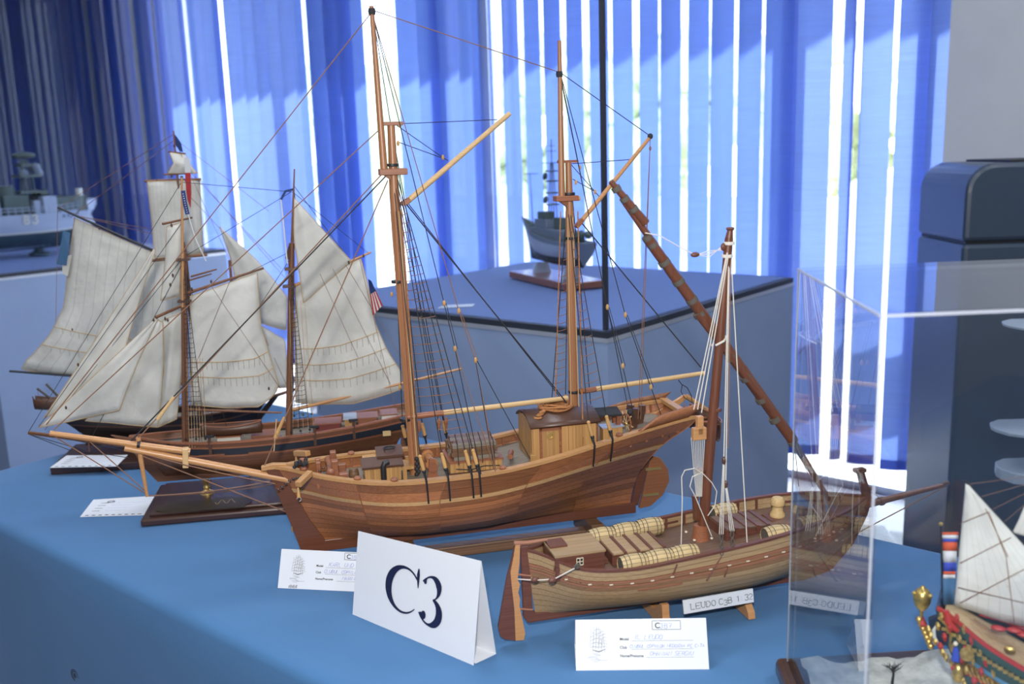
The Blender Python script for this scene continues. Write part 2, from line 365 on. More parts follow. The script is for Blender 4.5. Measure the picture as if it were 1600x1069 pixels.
# ------------------------------------------------------------------ plinths with glass cases
def corner_box(N, lu, lv, z0, z1, nm, m, root, inset=0.0, **kw):
    """box with a corner at N spanning lu along U and lv along V"""
    R0 = np.array(root.location); mb = MB(); i = inset
    c = [(i, i), (lu - i, i), (lu - i, lv - i), (i, lv - i)]
    P = lambda a, b, z: np.array([N[0], N[1], 0]) + U * a + V * b + np.array([0, 0, z]) - R0
    c = c[::-1] if lu * lv > 0 else c
    mb.hexa([P(a, b, z0) for a, b in c], [P(a, b, z1) for a, b in c]); return mb.build(nm, m, root, **kw)
def plinth(N, lu, lv, label, zt=0.95):
    r = empty('display_plinth', (*(np.array([N[0], N[1], 0]) + U * lu / 2 + V * lv / 2)[:2], 0)); tag(r, label, 'plinth')
    corner_box(N, lu, lv, 0, zt - 0.024, 'body', MT['plinth'], r)
    corner_box(N, lu, lv, zt - 0.024, zt - 0.014, 'metal_trim', MT['alu'], r, -0.002)
    corner_box(N, lu, lv, zt - 0.014, zt, 'black_seal', MT['rubber'], r, 0.0)
    corner_box(N, lu, lv, zt, zt + 0.003, 'felt_top', MT['plinth_top'], r, 0.012)
    return r
def case(N, lu, lv, label, zt=0.953, h=1.3):
    r = empty('glass_case', (*(np.array([N[0], N[1], 0]) + U * lu / 2 + V * lv / 2)[:2], zt)); tag(r, label, 'display case')
    i, t = 0.012, 0.006
    N2 = np.array([N[0], N[1], 0]) + U * i + V * i; a, b = lu - 2*i, lv - 2*i
    corner_box(N2, a, t, zt, zt + h, 'glass_pane', MT['glass'], r); corner_box(N2, t, b, zt, zt + h, 'glass_pane', MT['glass'], r)
    corner_box(N2 + V * (b - t), a, t, zt, zt + h, 'glass_pane', MT['glass'], r); corner_box(N2 + U * (a - t), t, b, zt, zt + h, 'glass_pane', MT['glass'], r)
    corner_box(N2, a, b, zt + h, zt + h + .006, 'glass_lid', MT['glass'], r)
    for p, q in ((0, 0),):
        e = 0.010
        corner_box(N2 + U * (p - (e/2)) + V * (q - (e/2)), e, e, zt, zt + h, 'corner_seal', MT['rubber'], r)
    return r
NC = onz(949, 520, 0.95); plinth(NC, 1.03, 1.03, 'blue grey display plinth in the centre carrying a grey warship'); case(NC, 1.03, 1.03, 'tall frameless glass case on the central plinth')
NL = onz(-26, 432, 0.95); LV = float((onz(348, 389, 0.95) - NL) @ V)
plinth(NL, 1.3, LV, 'blue grey display plinth at the far left carrying a white hulled warship'); case(NL, 1.3, LV, 'glass case around the warship at the far left')

# ------------------------------------------------------------------ tablecloth
def tablecloth():
    u0, u1, v0, v1, rc = -1.3, 2.0, 0.642, 1.432, 0.04
    per = []
    def arc(cu, cv, a0):
        for k in range(7):
            a = math.radians(a0 + 15 * k); per.append((cu + rc * math.cos(a), cv + rc * math.sin(a), math.cos(a), math.sin(a)))
    arc(u1 - rc, v1 - rc, 0)
    for k in range(1, 120): t = k / 120; per.append((u1 - rc + (u0 - u1 + 2*rc) * t, v1, 0, 1))
    arc(u0 + rc, v1 - rc, 90)
    for k in range(1, 30): t = k / 30; per.append((u0, v1 - rc + (v0 - v1 + 2*rc) * t, -1, 0))
    arc(u0 + rc, v0 + rc, 180)
    for k in range(1, 120): t = k / 120; per.append((u0 + rc + (u1 - u0 - 2*rc) * t, v0, 0, -1))
    arc(u1 - rc, v0 + rc, 270)
    for k in range(1, 30): t = k / 30; per.append((u1, v0 + rc + (v1 - v0 - 2*rc) * t, 1, 0))
    mb = MB(); rows = []; s = 0
    rings = [(None, TZ), (-0.022, TZ), (-0.012, TZ - .0015), (-0.004, TZ - .006), (0, TZ - .016), (.001, .68), (.002, .6), (.003, .48), (.004, .3), (.005, .12), (.006, .012)]
    for j, (off, z) in enumerate(rings):
        row = []
        for i, (a, b, na, nb) in enumerate(per):
            q = a * 9.0 + b * 11.0
            rp = (math.sin(q) + .5 * math.sin(2.3 * q + 1) + .3 * math.sin(5.1 * q)) * 0.0075 * max(0, (TZ - .03 - z)) / .72 if z < TZ - .03 else 0
            if off is None: row.append(uv(min(max(a, u0 + .35), u1 - .35), (v0 + v1) / 2, z)); continue
            row.append(uv(a + na * (off + rp), b + nb * (off + rp), z))
        row.append(row[0]); rows.append(row)
    n = len(rows[0])
    mb.grid(rows)
    o = mb.build('tablecloth', MT['cloth'], smooth=True)
    tag(o, 'plain sky blue cloth draped over the long display table', 'tablecloth')
    c = onpl(117, 1056, V * (v0 - 0.0045), V); e1 = -U; e2 = np.array([0, 0, 1.0]); mk = MB()
    for R1, wd in ((0.0090, .0011), (.0064, .0011), (.0022, .0030)):
        mk.ribbon([c + e1 * R1 * 1.35 * math.cos(a) + e2 * R1 * math.sin(a) * 1.15 for a in np.linspace(0, 2 * math.pi, 25)], wd, -V)
    e = mk.build('printed_ring_emblem', MT['inkblack'], o, solid=.0003); e['label'] = 'small black concentric ring emblem'
tablecloth()

# ------------------------------------------------------------------ lettering
SF = {'A': [[(0,0),(2,6),(4,0)],[(.8,2.2),(3.2,2.2)]], 'B': [[(0,0),(0,6),(2.6,6),(3.5,5.2),(3.4,3.8),(2.4,3.2),(0,3.2)],[(2.4,3.2),(3.8,2.4),(3.8,.8),(2.8,0),(0,0)]],
 'C': [[(4,5),(3,6),(1.2,6),(0,4.6),(0,1.4),(1.2,0),(3,0),(4,1)]], 'D': [[(0,0),(0,6),(2.2,6),(4,4.4),(4,1.6),(2.2,0),(0,0)]], 'E': [[(3.8,6),(0,6),(0,0),(3.8,0)],[(0,3.1),(2.8,3.1)]],
 'G': [[(4,5),(3,6),(1.2,6),(0,4.6),(0,1.4),(1.2,0),(3,0),(4,1),(4,2.8),(2.4,2.8)]], 'H': [[(0,0),(0,6)],[(4,0),(4,6)],[(0,3),(4,3)]], 'I': [[(1,0),(1,6)]], 'J': [[(3,6),(3,1.4),(2,0),(1,0),(0,1)]],
 'K': [[(0,0),(0,6)],[(3.6,6),(0,2.6)],[(1.2,3.6),(3.8,0)]], 'L': [[(0,6),(0,0),(3.4,0)]], 'M': [[(0,0),(0,6),(2.2,2),(4.4,6),(4.4,0)]], 'N': [[(0,0),(0,6),(4,0),(4,6)]],
 'O': [[(2,0),(.6,.6),(0,2),(0,4),(.6,5.4),(2,6),(3.4,5.4),(4,4),(4,2),(3.4,.6),(2,0)]], 'P': [[(0,0),(0,6),(2.8,6),(3.8,5),(3.6,3.6),(2.6,3),(0,3)]], 'R': [[(0,0),(0,6),(2.8,6),(3.8,5),(3.6,3.6),(2.6,3),(0,3)],[(2,3),(3.9,0)]],
 'S': [[(3.8,5.2),(2.8,6),(1,6),(0,5),(.4,3.7),(3.2,2.5),(3.8,1.2),(2.8,0),(1,0),(0,.9)]], 'T': [[(0,6),(4,6)],[(2,6),(2,0)]], 'U': [[(0,6),(0,1.6),(1.2,0),(2.8,0),(4,1.6),(4,6)]],
 '1': [[(.6,4.8),(2,6),(2,0)]], '2': [[(.2,4.8),(1,6),(3,6),(3.8,4.8),(3.4,3.4),(0,0),(4,0)]], '3': [[(.2,5.2),(1.2,6),(3,6),(3.8,5),(3.2,3.6),(1.8,3.2),(3.2,2.8),(3.9,1.6),(3,0),(1.2,0),(0,.9)]],
 '7': [[(0,6),(3.8,6),(1.6,0)],[(.8,3),(3.2,3)]], '8': [[(2,3.2),(.4,4.2),(.6,5.6),(2,6),(3.4,5.6),(3.6,4.2),(2,3.2),(.2,2),(.5,.4),(2,0),(3.5,.4),(3.8,2),(2,3.2)]],
 ':': [[(1,1),(1.2,1.4)],[(1,4),(1.2,4.4)]], '-': [[(.4,3),(3,3)]], ' ': []}
SERIF = {'L': [(0,6),(0,0),(3.4,.9)], 'E': [(3.8,5.2),(3.8,.8)], 'U': [(0,6),(4,6)], 'D': [], 'B': [], '1': [(2,0)]}
class Sheet:
    """flat paper: a in 0..w metres across, b in 0..h up the sheet"""
    def __init__(s, o, ax, ay): s.o = np.array(o, float); s.ax = np.array(ax, float)/np.linalg.norm(ax); s.ay = np.array(ay, float)/np.linalg.norm(ay); s.n = np.cross(s.ax, s.ay)
    def p(s, a, b, e=.0006): return s.o + s.ax*a + s.ay*b + s.n*e
    def strokes(s, txt, a, b, h, wd, slant=0.0, adv=1.28, jit=0.0, serif=False, mb=None):
        mb = mb or MB(); x = a; k = h / 6; r = random.Random(len(txt))
        for ch in txt:
            if ch in SF:
                for st in SF[ch]:
                    jx, jy = r.uniform(-jit, jit)*h, r.uniform(-jit, jit)*h
                    mb.ribbon([s.p(x + jx + (q[0] + q[1]*slant)*k, b + jy + q[1]*k) for q in st], wd, s.n)
                    if serif:
                        for q in (st[0], st[-1]):
                            if ch in 'LUDB1ER' : mb.ribbon([s.p(x + (q[0]-.7)*k, b + q[1]*k), s.p(x + (q[0]+.7)*k, b + q[1]*k)], wd, s.n)
            x += (4.0 if ch != 'I' else 2.4) * k * adv + k
        return mb
    def font(s, txt, a, b, size, m, parent, name='printed_word', bold=False):
        c = bpy.data.curves.new(name, 'FONT'); c.body = txt; c.size = size
        if bold: c.offset = size * .018
        t_ = bpy.data.objects.new('tmp', c); COL.objects.link(t_); dg = bpy.context.evaluated_depsgraph_get()
        me = bpy.data.meshes.new_from_object(t_.evaluated_get(dg)); bpy.data.objects.remove(t_); bpy.data.curves.remove(c)
        me.materials.clear(); me.materials.append(m)
        o = bpy.data.objects.new(name, me); COL.objects.link(o)
        MM = Matrix.Identity(4); p = s.p(a, b)
        for i in range(3): MM[i][0] = s.ax[i]; MM[i][1] = s.ay[i]; MM[i][2] = s.n[i]; MM[i][3] = p[i]
        o.parent = parent; o.matrix_parent_inverse = Matrix.Identity(4)
        o.matrix_local = MM
        return o
def local(mb, root):
    R0 = np.array(root.location); mb.v = [tuple(np.array(p) - R0) for p in mb.v]; return mb
def tent(name, FL, FR, TL, TR, BL, BR, label, cat='card'):
    r = empty(name, tuple((np.array(FL) + np.array(FR)) / 2)); tag(r, label, cat); R0 = np.array(r.location)
    def panel(P, nm):
        mb = MB(); a, b, c, d = [np.array(p, float) - R0 for p in P]
        mb.grid([[a + (b - a)*i/6 + ((d - a)*(1 - i/6) + (c - b)*i/6)*j/4 for i in range(7)] for j in range(5)])
        return mb.build(nm, MT['paper'], r, solid=.0006)
    panel((FL, FR, TR, TL), 'front_panel'); panel((BR, BL, TL, TR), 'back_panel')
    panel((np.array(BL), np.array(BR), np.array(FR) + (np.array(BR)-np.array(FR))*.1 + np.array([0,0,.0012]), np.array(FL) + (np.array(BL)-np.array(FL))*.1 + np.array([0,0,.0012])), 'bottom_flap')
    S = Sheet(np.array(FL) - R0, np.array(FR) - np.array(FL), np.array(TL) - np.array(FL))
    return r, S
def form_card(r, S, wd, hh, code, lines):
    d = MB(); rr = random.Random(5)
    cx, cy, k = wd * .175, hh * .56, hh * .38        # small printed sailing ship
    for t in range(5):
        x = (t - 2) * k * .16; hgt = k * (1.0 - .14 * abs(t - 1.7))
        d.ribbon([S.p(cx + x, cy - k*.55), S.p(cx + x * .8, cy - k*.5 + hgt * 1.35)], .0003, S.n)
        for q in range(5):
            y = cy - k*.3 + hgt * q * .24; w_ = k * (.17 - .02 * q)
            d.ribbon([S.p(cx + x - w_ + rr.uniform(-.4, .4)*w_, y), S.p(cx + x + w_*.4, y + k*.06), S.p(cx + x + w_, y + rr.uniform(-.1, .1)*k)], .00035, S.n)
            d.ribbon([S.p(cx + x - w_, y), S.p(cx + x - w_ * .8, y + k*.2)], .0003, S.n)
    for t in range(9):
        y = cy - k * .62 - t * k * .05; x0 = cx + rr.uniform(-.6, .1) * k; d.ribbon([S.p(x0, y), S.p(x0 + rr.uniform(.2, .6)*k, y + rr.uniform(-.02, .02)*k)], .0003, S.n)
    d.ribbon([S.p(cx - k*.35, cy - k*.42), S.p(cx, cy - k*.52), S.p(cx + k*.38, cy - k*.38)], [.0006, .0016, .0005], S.n)
    d.build('printed_ship_drawing', MT['inkgrey'], r)
    ln = MB(); x0, x1 = wd*.585, wd*.80; y0, y1 = hh*.79, hh*.965
    for a, b in (((x0,y0),(x1,y0)),((x1,y0),(x1,y1)),((x1,y1),(x0,y1)),((x0,y1),(x0,y0))): ln.ribbon([S.p(*a), S.p(*b)], .0005, S.n)
    for i, y in enumerate((.585, .42, .255)): ln.ribbon([S.p(wd*(.42 if i < 2 else .53), hh*y - .0008), S.p(wd*.89, hh*y - .0008)], .00025, S.n)
    ln.build('printed_lines', MT['inkblack'], r)
    S.font('C', x0 + .003, y0 + hh*.03, hh*.155, MT['inkblack'], r, bold=True)
    for t, y in (('Model', .585), ('Club', .42), ('Nume/Prenume', .255)): S.font(t, wd*.335, hh*y, hh*.075, MT['inkblack'], r, bold=True)
    hw = MB(); S.strokes(code, x0 + hh*.16, y0 + hh*.03, hh*.09, .00045, .1, jit=.06, mb=hw)
    for (t, a, h_), y in zip(lines, (.60, .435, .275)): S.strokes(t, wd*a, hh*y, hh*h_, .00042, .28, adv=1.0, jit=.07, mb=hw)
    hw.build('handwriting', MT['pen'], r)
def tent_px(name, fl, fr, tl, tr, lean, depth, label):
    FL, FR = onz(*fl, TZ), onz(*fr, TZ); d = FR - FL; n = np.array([-d[1], d[0], 0]); n /= np.linalg.norm(n)
    TL = onpl(*tl, FL + n*lean, n); TR = onpl(*tr, FL + n*lean, n)
    return (FL, FR, TL, TR) + tent(name, FL, FR, TL, TR, FL + n*depth, FR + n*depth, label)
FL, FR, TL, TR, r, S = tent_px('name_card', (900, 1048), (1108, 1046), (899, 969), (1103, 966), .028, .06, 'white folded entry card in front of the small lateen boat')
form_card(r, S, np.linalg.norm(FR - FL), np.linalg.norm(TL - FL), '3B7', (('IL LEUDO', .45, .09), ('CLUBUL COPIILOR MEDGIDIA PC C-TA', .41, .060), ('OHANIAN SERGIU', .56, .08)))
FL, FR, TL, TR, r, S = tent_px('name_card', (434, 919), (607, 927), (440, 858), (612, 866), .024, .05, 'white folded entry card below the large schooner bow, half hidden by the C3 sign')
form_card(r, S, np.linalg.norm(FR - FL), np.linalg.norm(TL - FL), '3B7', (('KARL UND MARIE', .45, .10), ('CLUBUL COPIILOR MEDGIDIA', .41, .08), ('MARINOIU', .58, .085)))
mk = MB()
for k in range(6): mk.ribbon([S.p(.017 + k*.0022, .001), S.p(.0173 + k*.0022, .0045 + .001*(k % 2))], .0009, S.n)
mk.build('torn_print_mark', MT['inkblack'], r)
# C3 sign
FL, FR = onz(551, 960, TZ), onz(740, 1040, TZ); BR = onz(775, 1022, TZ); BL = FL + (BR - FR)
TR = onpl(752, 877, (FR + BR)/2, (BR - FR)/np.linalg.norm(BR - FR)); TL = onpl(560, 830, (FL + BL)/2, (BR - FR)/np.linalg.norm(BR - FR))
r, S0 = tent('category_sign', FL, FR, TL, TR, BL, BR, 'large white tent card sign reading C3 at the table front', 'sign')
R0 = np.array(r.location)
nrm = np.cross(FR - FL, TL - FL); nrm /= np.linalg.norm(nrm)
def cp(a, b): return (FL*(1-a)+FR*a)*(1-b) + (TL*(1-a)+TR*a)*b - R0 + nrm*.0012
def glyph(path, wd, a0, a1, b0, b1, nm):
    n = 60; ts = np.linspace(0, 1, n); pts = []; ws = []; src = np.linspace(0, 1, len(path))
    px_ = np.interp(ts, src, [p[0] for p in path]); py_ = np.interp(ts, src, [p[1] for p in path])
    k = np.array([1, 2, 3, 2, 1]) / 9
    for arr in (px_, py_): arr[2:-2] = np.convolve(arr, k, 'valid')
    w_ = np.interp(ts, np.linspace(0, 1, len(wd)), wd)
    hgt = np.linalg.norm(cp((a0+a1)/2, b1) - cp((a0+a1)/2, b0))
    mb = MB(); mb.ribbon([cp(a0 + (a1-a0)*x, b0 + (b1-b0)*y) for x, y in zip(px_, py_)], list(w_*hgt), nrm)
    return mb
cpath = [(.5 + .5*math.cos(math.radians(a)), .5 + .5*math.sin(math.radians(a))) for a in np.linspace(38, 318, 40)]
cw = [.045, .045, .05, .075, .13, .185, .205, .195, .15, .095, .06, .045, .035, .02]
g = glyph(cpath, cw, .30, .56, .25, .74, 'C')
g.ribbon([cp(.541, .765), cp(.540, .70), cp(.541, .63), cp(.544, .56)], [.0022, .0052, .0040, .0012], nrm)
g.build('letter_c', MT['ink'], r)
def arc3(cx, cy, rx, ry, a0, a1, n=16): return [(cx + rx*math.cos(math.radians(a)), cy + ry*math.sin(math.radians(a))) for a in np.linspace(a0, a1, n)]
g = glyph(arc3(.42, .76, .42, .24, 160, -72) + arc3(.40, .28, .52, .28, 78, -165), [.10, .03, .05, .13, .16, .10, .03, .03, .10, .17, .18, .14, .05, .04, .09], .585, .735, .22, .72, '3')
for ca, cb, k_ in ((.600, .305, 1.0), (.598, .655, .62)): g.add([cp(ca + .019*k_*math.cos(a), cb + .045*k_*math.sin(a)) for a in np.linspace(0, 6.2832, 15)[:-1]], [tuple(range(14))])
g.build('digit_three', MT['ink'], r)
# two cards lying flat at the left
def flat_card(pxs, label, z=TZ + .0008):
    P = [onz(*p, z) for p in pxs]; c = sum(P) / 4; r = empty('paper_label', (c[0], c[1], z)); tag(r, label, 'card'); R0 = np.array(r.location)
    mb = MB(); mb.grid([[P[0] - R0, P[1] - R0], [P[3] - R0, P[2] - R0]]); mb.build('sheet', MT['paper'], r, solid=.0005)
    S = Sheet(P[0] - R0, P[1] - P[0], np.cross(np.array([0, 0, 1.]), (P[1] - P[0]))); wd = np.linalg.norm(P[1] - P[0]); hh = np.linalg.norm(P[3] - P[0]); rr = random.Random(int(pxs[0][0]))
    ln = MB(); hw = MB()
    for k in range(9): ln.ribbon([S.p(wd*(.06 + .1*k), hh*.06), S.p(wd*(.06 + .1*k) + .006, hh*.06)], .003, S.n)
    for k in range(4):
        ln.ribbon([S.p(wd*.08, hh*(.3 + .15*k)), S.p(wd*.2, hh*(.3 + .15*k))], .0012, S.n)
        x = wd*.28; pts = []
        while x < wd*(.62 + .2*(k % 2)): pts.append(S.p(x, hh*(.3 + .15*k) + rr.uniform(-.002, .003))); x += .0025
        hw.ribbon(pts, .0005, S.n)
    ln.build('printed_lines', MT['inkblack'], r); hw.build('handwriting', MT['pen'], r)
    e = MB(); c0 = S.p(wd*.22, hh*.82); e.ribbon([c0 + S.ax*.006*math.cos(a) + S.ay*.004*math.sin(a) for a in np.linspace(0, 6.29, 20)], .002, S.n); e.build('printed_badge', MT['ink'], r)
flat_card([(684, 482), (738, 479), (742, 475), (692, 477)], 'small pale card lying on the central plinth top', 0.9545)
flat_card([(125, 808), (228, 805), (243, 775), (146, 781)], 'white printed card lying beside the brass pedestal base board')

# ================================================================== ship toolkit
class Ship:
    def __init__(s, name, a, e, label, z=TZ, cat='model ship'):
        e = np.array([e[0], e[1], 0.0]); e /= np.linalg.norm(e)
        s.O = np.array([a[0], a[1], z]); s.ex = e; s.ey = np.array([-e[1], e[0], 0])
        s.root = empty(name, tuple(s.O), math.atan2(e[1], e[0])); tag(s.root, label, cat)
    def p(s, px, py, y=0.0):                       # local point on the fore-and-aft plane at offset y
        q = onpl(px, py, s.O + s.ey * y, s.ey) - s.O
        return np.array([q @ s.ex, q @ s.ey, q[2]])
    def P(s, *pts):
        return [s.p(*q) for q in pts]
def rope(sh, name, m, r, pts, parent=None, sag=0.0, n=5):
    P = [np.array(p, float) for p in pts]
    if sag and len(P) == 2: P = [P[0] + (P[1]-P[0])*t - np.array([0, 0, sag*4*t*(1-t)]) for t in np.linspace(0, 1, 9)]
    return MB().tube(P, r, n, cap=False).build(name, m, parent or sh.root, smooth=True)
def spar(sh, name, m, a, b, r0, r1=None, parent=None, n=12, mid=None):
    a = np.array(a, float); b = np.array(b, float); r1 = r0 if r1 is None else r1
    ts = np.linspace(0, 1, 7); rs = [r0 + (r1-r0)*t if mid is None else (r0*(1-t) + r1*t) + (mid - (r0+r1)/2)*4*t*(1-t) for t in ts]
    return MB().tube([a + (b-a)*t for t in ts], rs, n).build(name, m, parent or sh.root, smooth=True)
def blockat(sh, p, r=.0035, m='block', parent=None):
    return MB().ball(p, r, 8, 6, (.7, .7, 1.25)).build('pulley_block', MT[m], parent or sh.root, smooth=True)
def coons(top, bot, left, right, n=14, m=14):
    """four polylines (3D); top/bot run left->right, left/right run top->bottom"""
    def rs(c, k):
        c = [np.array(q, float) for q in c]
        if len(c) == 1: return [c[0]]*k
        d = np.cumsum([0] + [np.linalg.norm(c[i+1]-c[i]) + 1e-9 for i in range(len(c)-1)]); d /= d[-1]
        A = np.array(c); return [np.array([np.interp(t, d, A[:, j]) for j in range(3)]) for t in np.linspace(0, 1, k)]
    T, B_, L_, R_ = rs(top, n), rs(bot, n), rs(left, m), rs(right, m); g = []
    for j in range(m):
        v_ = j/(m-1); row = []
        for i in range(n):
            u_ = i/(n-1)
            q = (1-v_)*T[i] + v_*B_[i] + (1-u_)*L_[j] + u_*R_[j] - ((1-u_)*(1-v_)*T[0] + u_*(1-v_)*T[-1] + (1-u_)*v_*B_[0] + u_*v_*B_[-1])
            row.append(q)
        g.append(row)
    return g
def sail(sh, name, m, top, bot, left, right, belly=.01, y=0.0, parent=None, n=16, mm=16, ripple=.0015, edge=True, reefs=()):
    cv = lambda c: [sh.p(*q[:2], (q[2] if len(q) > 2 else y)) for q in c]
    g = coons(cv(top), cv(bot), cv(left), cv(right), n, mm)
    r = random.Random(len(name) + int(top[0][0])); ph = r.uniform(0, 6)
    mb = MB(); mb.uv = []
    for j, row in enumerate(g):
        for i, q in enumerate(row):
            u_, v_ = i/(n-1), j/(mm-1)
            q[1] += -belly*math.sin(math.pi*u_)**.8*math.sin(math.pi*min(1, v_*.9+.08)) + ripple*math.sin(9*u_+5*v_+ph) * math.sin(math.pi*u_)
            mb.uv.append((u_, v_))
    mb.grid(g); o = mb.build(name, m, parent or sh.root, smooth=True, solid=.0007)
    if edge:
        loop = g[0] + [rw[-1] for rw in g[1:]] + g[-1][::-1][1:] + [rw[0] for rw in g[::-1][1:]]
        MB().tube(loop, .0008, 5, cap=False).build('bolt_rope', MT['rope_tan'], o)
    for v_ in reefs:
        j = min(mm-2, int(v_*(mm-1))); bd = MB(); pt = MB()
        row = [q + np.array([0, -.0009, 0]) for q in g[j]]
        bd.tube(row, .0008, 4, cap=False); bd.build('reef_band', MT['rope_tan'], o)
        for i in range(1, n-1):
            a = row[i]
            pt.tube([a, a + np.array([.0006*math.sin(i), -.0008, -.010 - .006*abs(math.sin(3*i))])], .0004, 3, cap=False)
        pt.build('reef_points', MT['thread'], o)['kind'] = 'stuff'
    return o
class Hull:
    """xb, xs: bow / stern profile x over f (0 keel .. 1 rail); zs, plan: rail height / half-breadth over t (0 bow .. 1 stern)"""
    def __init__(s, xb, xs, zk, zs, hb, plan, bowx=.9, sternx=1.9, full=.6, dk=.018):
        s.__dict__.update(locals())
    def it(s, c, t): return float(np.interp(t, np.linspace(0, 1, len(c)), c))
    def sm(s, c, t):   # smooth interpolation
        n = len(c)-1; x = min(max(t, 0), 1)*n; i = min(int(x), n-1); f = x-i
        p0 = c[max(i-1, 0)]; p1 = c[i]; p2 = c[i+1]; p3 = c[min(i+2, n)]
        return .5*((2*p1) + (-p0+p2)*f + (2*p0-5*p1+4*p2-p3)*f*f + (-p0+3*p1-3*p2+p3)*f**3)
    def pt(s, t, f, side=1, off=0.0):
        x = s.sm(s.xb, f)*(1-t) + s.sm(s.xs, f)*t
        z = s.sm(s.zk, t) + (s.sm(s.zs, t) - s.sm(s.zk, t))*f
        gm = (1 - (1-min(f/s.full, 1))**2)**.62
        gb = f**s.bowx; gs = math.sin(math.pi/2*min(1, f*1.02))**s.sternx
        wb = max(0, 1-t/.32)**1.3; ws = max(0, (t-.52)/.48)**.9
        g = gm*(1-max(wb, ws)) + gb*wb*(1 if wb >= ws else 0) + gs*ws*(1 if ws > wb else 0)
        y = max(0, s.hb*s.sm(s.plan, t)*g + off)
        return np.array([x, side*y, z])
    def strakes(s, sh, bounds, mats, parent=None, thick=.0025, seg=36, t0=0.0, t1=1.0, proud=None, gap=.0020, name='hull_plank', butts=()):
        cuts = [t0] + list(butts) + [t1]
        for side in (-1, 1):
            for k, (ta, tb) in [(k, (cuts[c]+(.0012 if c else 0), cuts[c+1]-(.0012 if c < len(cuts)-2 else 0))) for k in range(len(bounds)-1) for c in range(len(cuts)-1)]:
                f0, f1 = bounds[k]+gap, bounds[k+1]-gap; pr = proud.get(k, 0) if proud else 0
                rows = []
                sg = max(5, int(seg*(tb-ta)))
                for i in range(sg+1):
                    t = ta + (tb-ta)*i/sg
                    a = s.pt(t, f0, side, pr); b = s.pt(t, (f0+f1)/2, side, pr); c = s.pt(t, f1, side, pr)
                    d = s.pt(t, f1, side, -thick); e = s.pt(t, f0, side, -thick)
                    rows.append([a, b, c, d, e, a] if side < 0 else [a, e, d, c, b, a])
                mb = MB().grid(rows); n = 6
                mb.build(name, mats[k] if isinstance(mats, list) else mats, parent or sh.root, smooth=True)
    def core(s, sh, m, parent=None, ftop=1.0, seg=36, off=-.0016, name='hull_core'):
        rows = []
        for i in range(seg+1):
            t = i/seg; fs = [k/12*ftop for k in range(13)]
            rows.append([s.pt(t, f, -1, off) for f in fs[::-1]] + [s.pt(t, f, 1, off) for f in fs[1:]])
        mb = MB().grid(rows); mb.build(name, m, parent or sh.root, smooth=True)
    def transom(s, sh, m, f0, name='transom'):
        fs = [f0 + (1-f0)*k/8 for k in range(9)]
        mb = MB().grid([[s.pt(1, f, -1) for f in fs], [s.pt(1, f, 1) for f in fs]])
        return mb.build(name, m, sh.root, solid=.003)
    def deckz(s, t): return s.sm(s.zs, t) - s.dk
    def deck(s, sh, m, camber=.004, seg=30, t0=.02, t1=.985, name='deck'):
        rows = []
        for i in range(seg+1):
            t = t0 + (t1-t0)*i/seg; f = (s.deckz(t)-s.sm(s.zk, t))/(s.sm(s.zs, t)-s.sm(s.zk, t)); e = s.pt(t, f, 1, -.001)
            rows.append([np.array([e[0], e[1]*k/6, e[2] + camber*(1-(k/6)**2)]) for k in range(-6, 7)])
        return MB().grid(rows).build(name, m, sh.root, smooth=True)
    def rail(s, sh, m, w_=.009, h=.004, dz=0.0, f=1.0, seg=44, t0=0.0, t1=1.0, name='cap_rail', out=.003):
        os_ = []
        for side in (-1, 1):
            rows = []
            for i in range(seg+1):
                t = t0 + (t1-t0)*i/seg; q = s.pt(t, f, side); yi = max(0, abs(q[1]) + out - w_); yo = abs(q[1]) + out; z = q[2]+dz
                c = [(yo, z), (yo, z+h), (yi, z+h), (yi, z), (yo, z)]
                rows.append([np.array([q[0], side*a, b]) for a, b in (c if side > 0 else c)])
            mb = MB().grid(rows); n = 5
            mb.f += [(0, 1, 2, 3), (seg*n+3, seg*n+2, seg*n+1, seg*n)]
            os_.append(mb.build(name, m, sh.root, smooth=True))
        return os_
    def t_at(s, x, f=1.0):
        a, b = s.sm(s.xb, f), s.sm(s.xs, f); return (x-a)/(b-a)
def gang(sh, tops, bots, m_sh, m_rat, r=.0007, nrat=28, t0=.06, t1=.9, name='shroud', rat=True, rr=.00055):
    for a, b in zip(tops, bots): rope(sh, name, m_sh, r, [b, a])
    if rat and len(bots) > 1:
        mb = MB()
        for k in range(nrat):
            t = t0 + (t1-t0)*k/(nrat-1); pts = []
            for i, (a, b) in enumerate(zip(tops, bots)):
                q = b + (a-b)*t
                if i: 
                    mid = (pts[-1] + q)/2 - np.array([0, 0, .0016*(1-t)*(.4+random.random())]); pts.append(mid)
                pts.append(q)
            mb.tube(pts, rr, 4, cap=False)
        mb.build('ratlines', m_rat, sh.root)['kind'] = 'stuff'

# ================================================================== the large two-masted schooner (centre)
C = Ship('schooner_model', (-.319, 1.316), (.973, .230), 'large bare-masted wooden schooner model in the centre, hull of mahogany planks')
H = Hull(xb=[.022, .012, .002, -.010, -.027], xs=[.512, .516, .524, .548, .600], zk=[.046]*3,
         zs=[.167, .157, .150, .1495, .152, .162, .176, .188, .196], hb=.084,
         plan=[.02, .52, .84, .97, 1.0, 1.0, .99, .95, .88, .78, .66], bowx=.85, sternx=2.0, full=.62, dk=.017)
nb = 12
bd = [0, .07, .14, .21, .28, .35, .42, .49, .555, .62, .69, .745, .87, 1.0]
mats = [MT['hull']]*10 + [MT['wale']] + [MT['hull']]*2
H.strakes(C, bd, mats, proud={10: .0016}, butts=(.175, .37, .60, .80))
H.core(C, MT['redwood'])
H.transom(C, MT['hull'], .45)
H.deck(C, MT['deck'])
H.rail(C, MT['rail'], w_=.012, h=.0045, t1=.985)
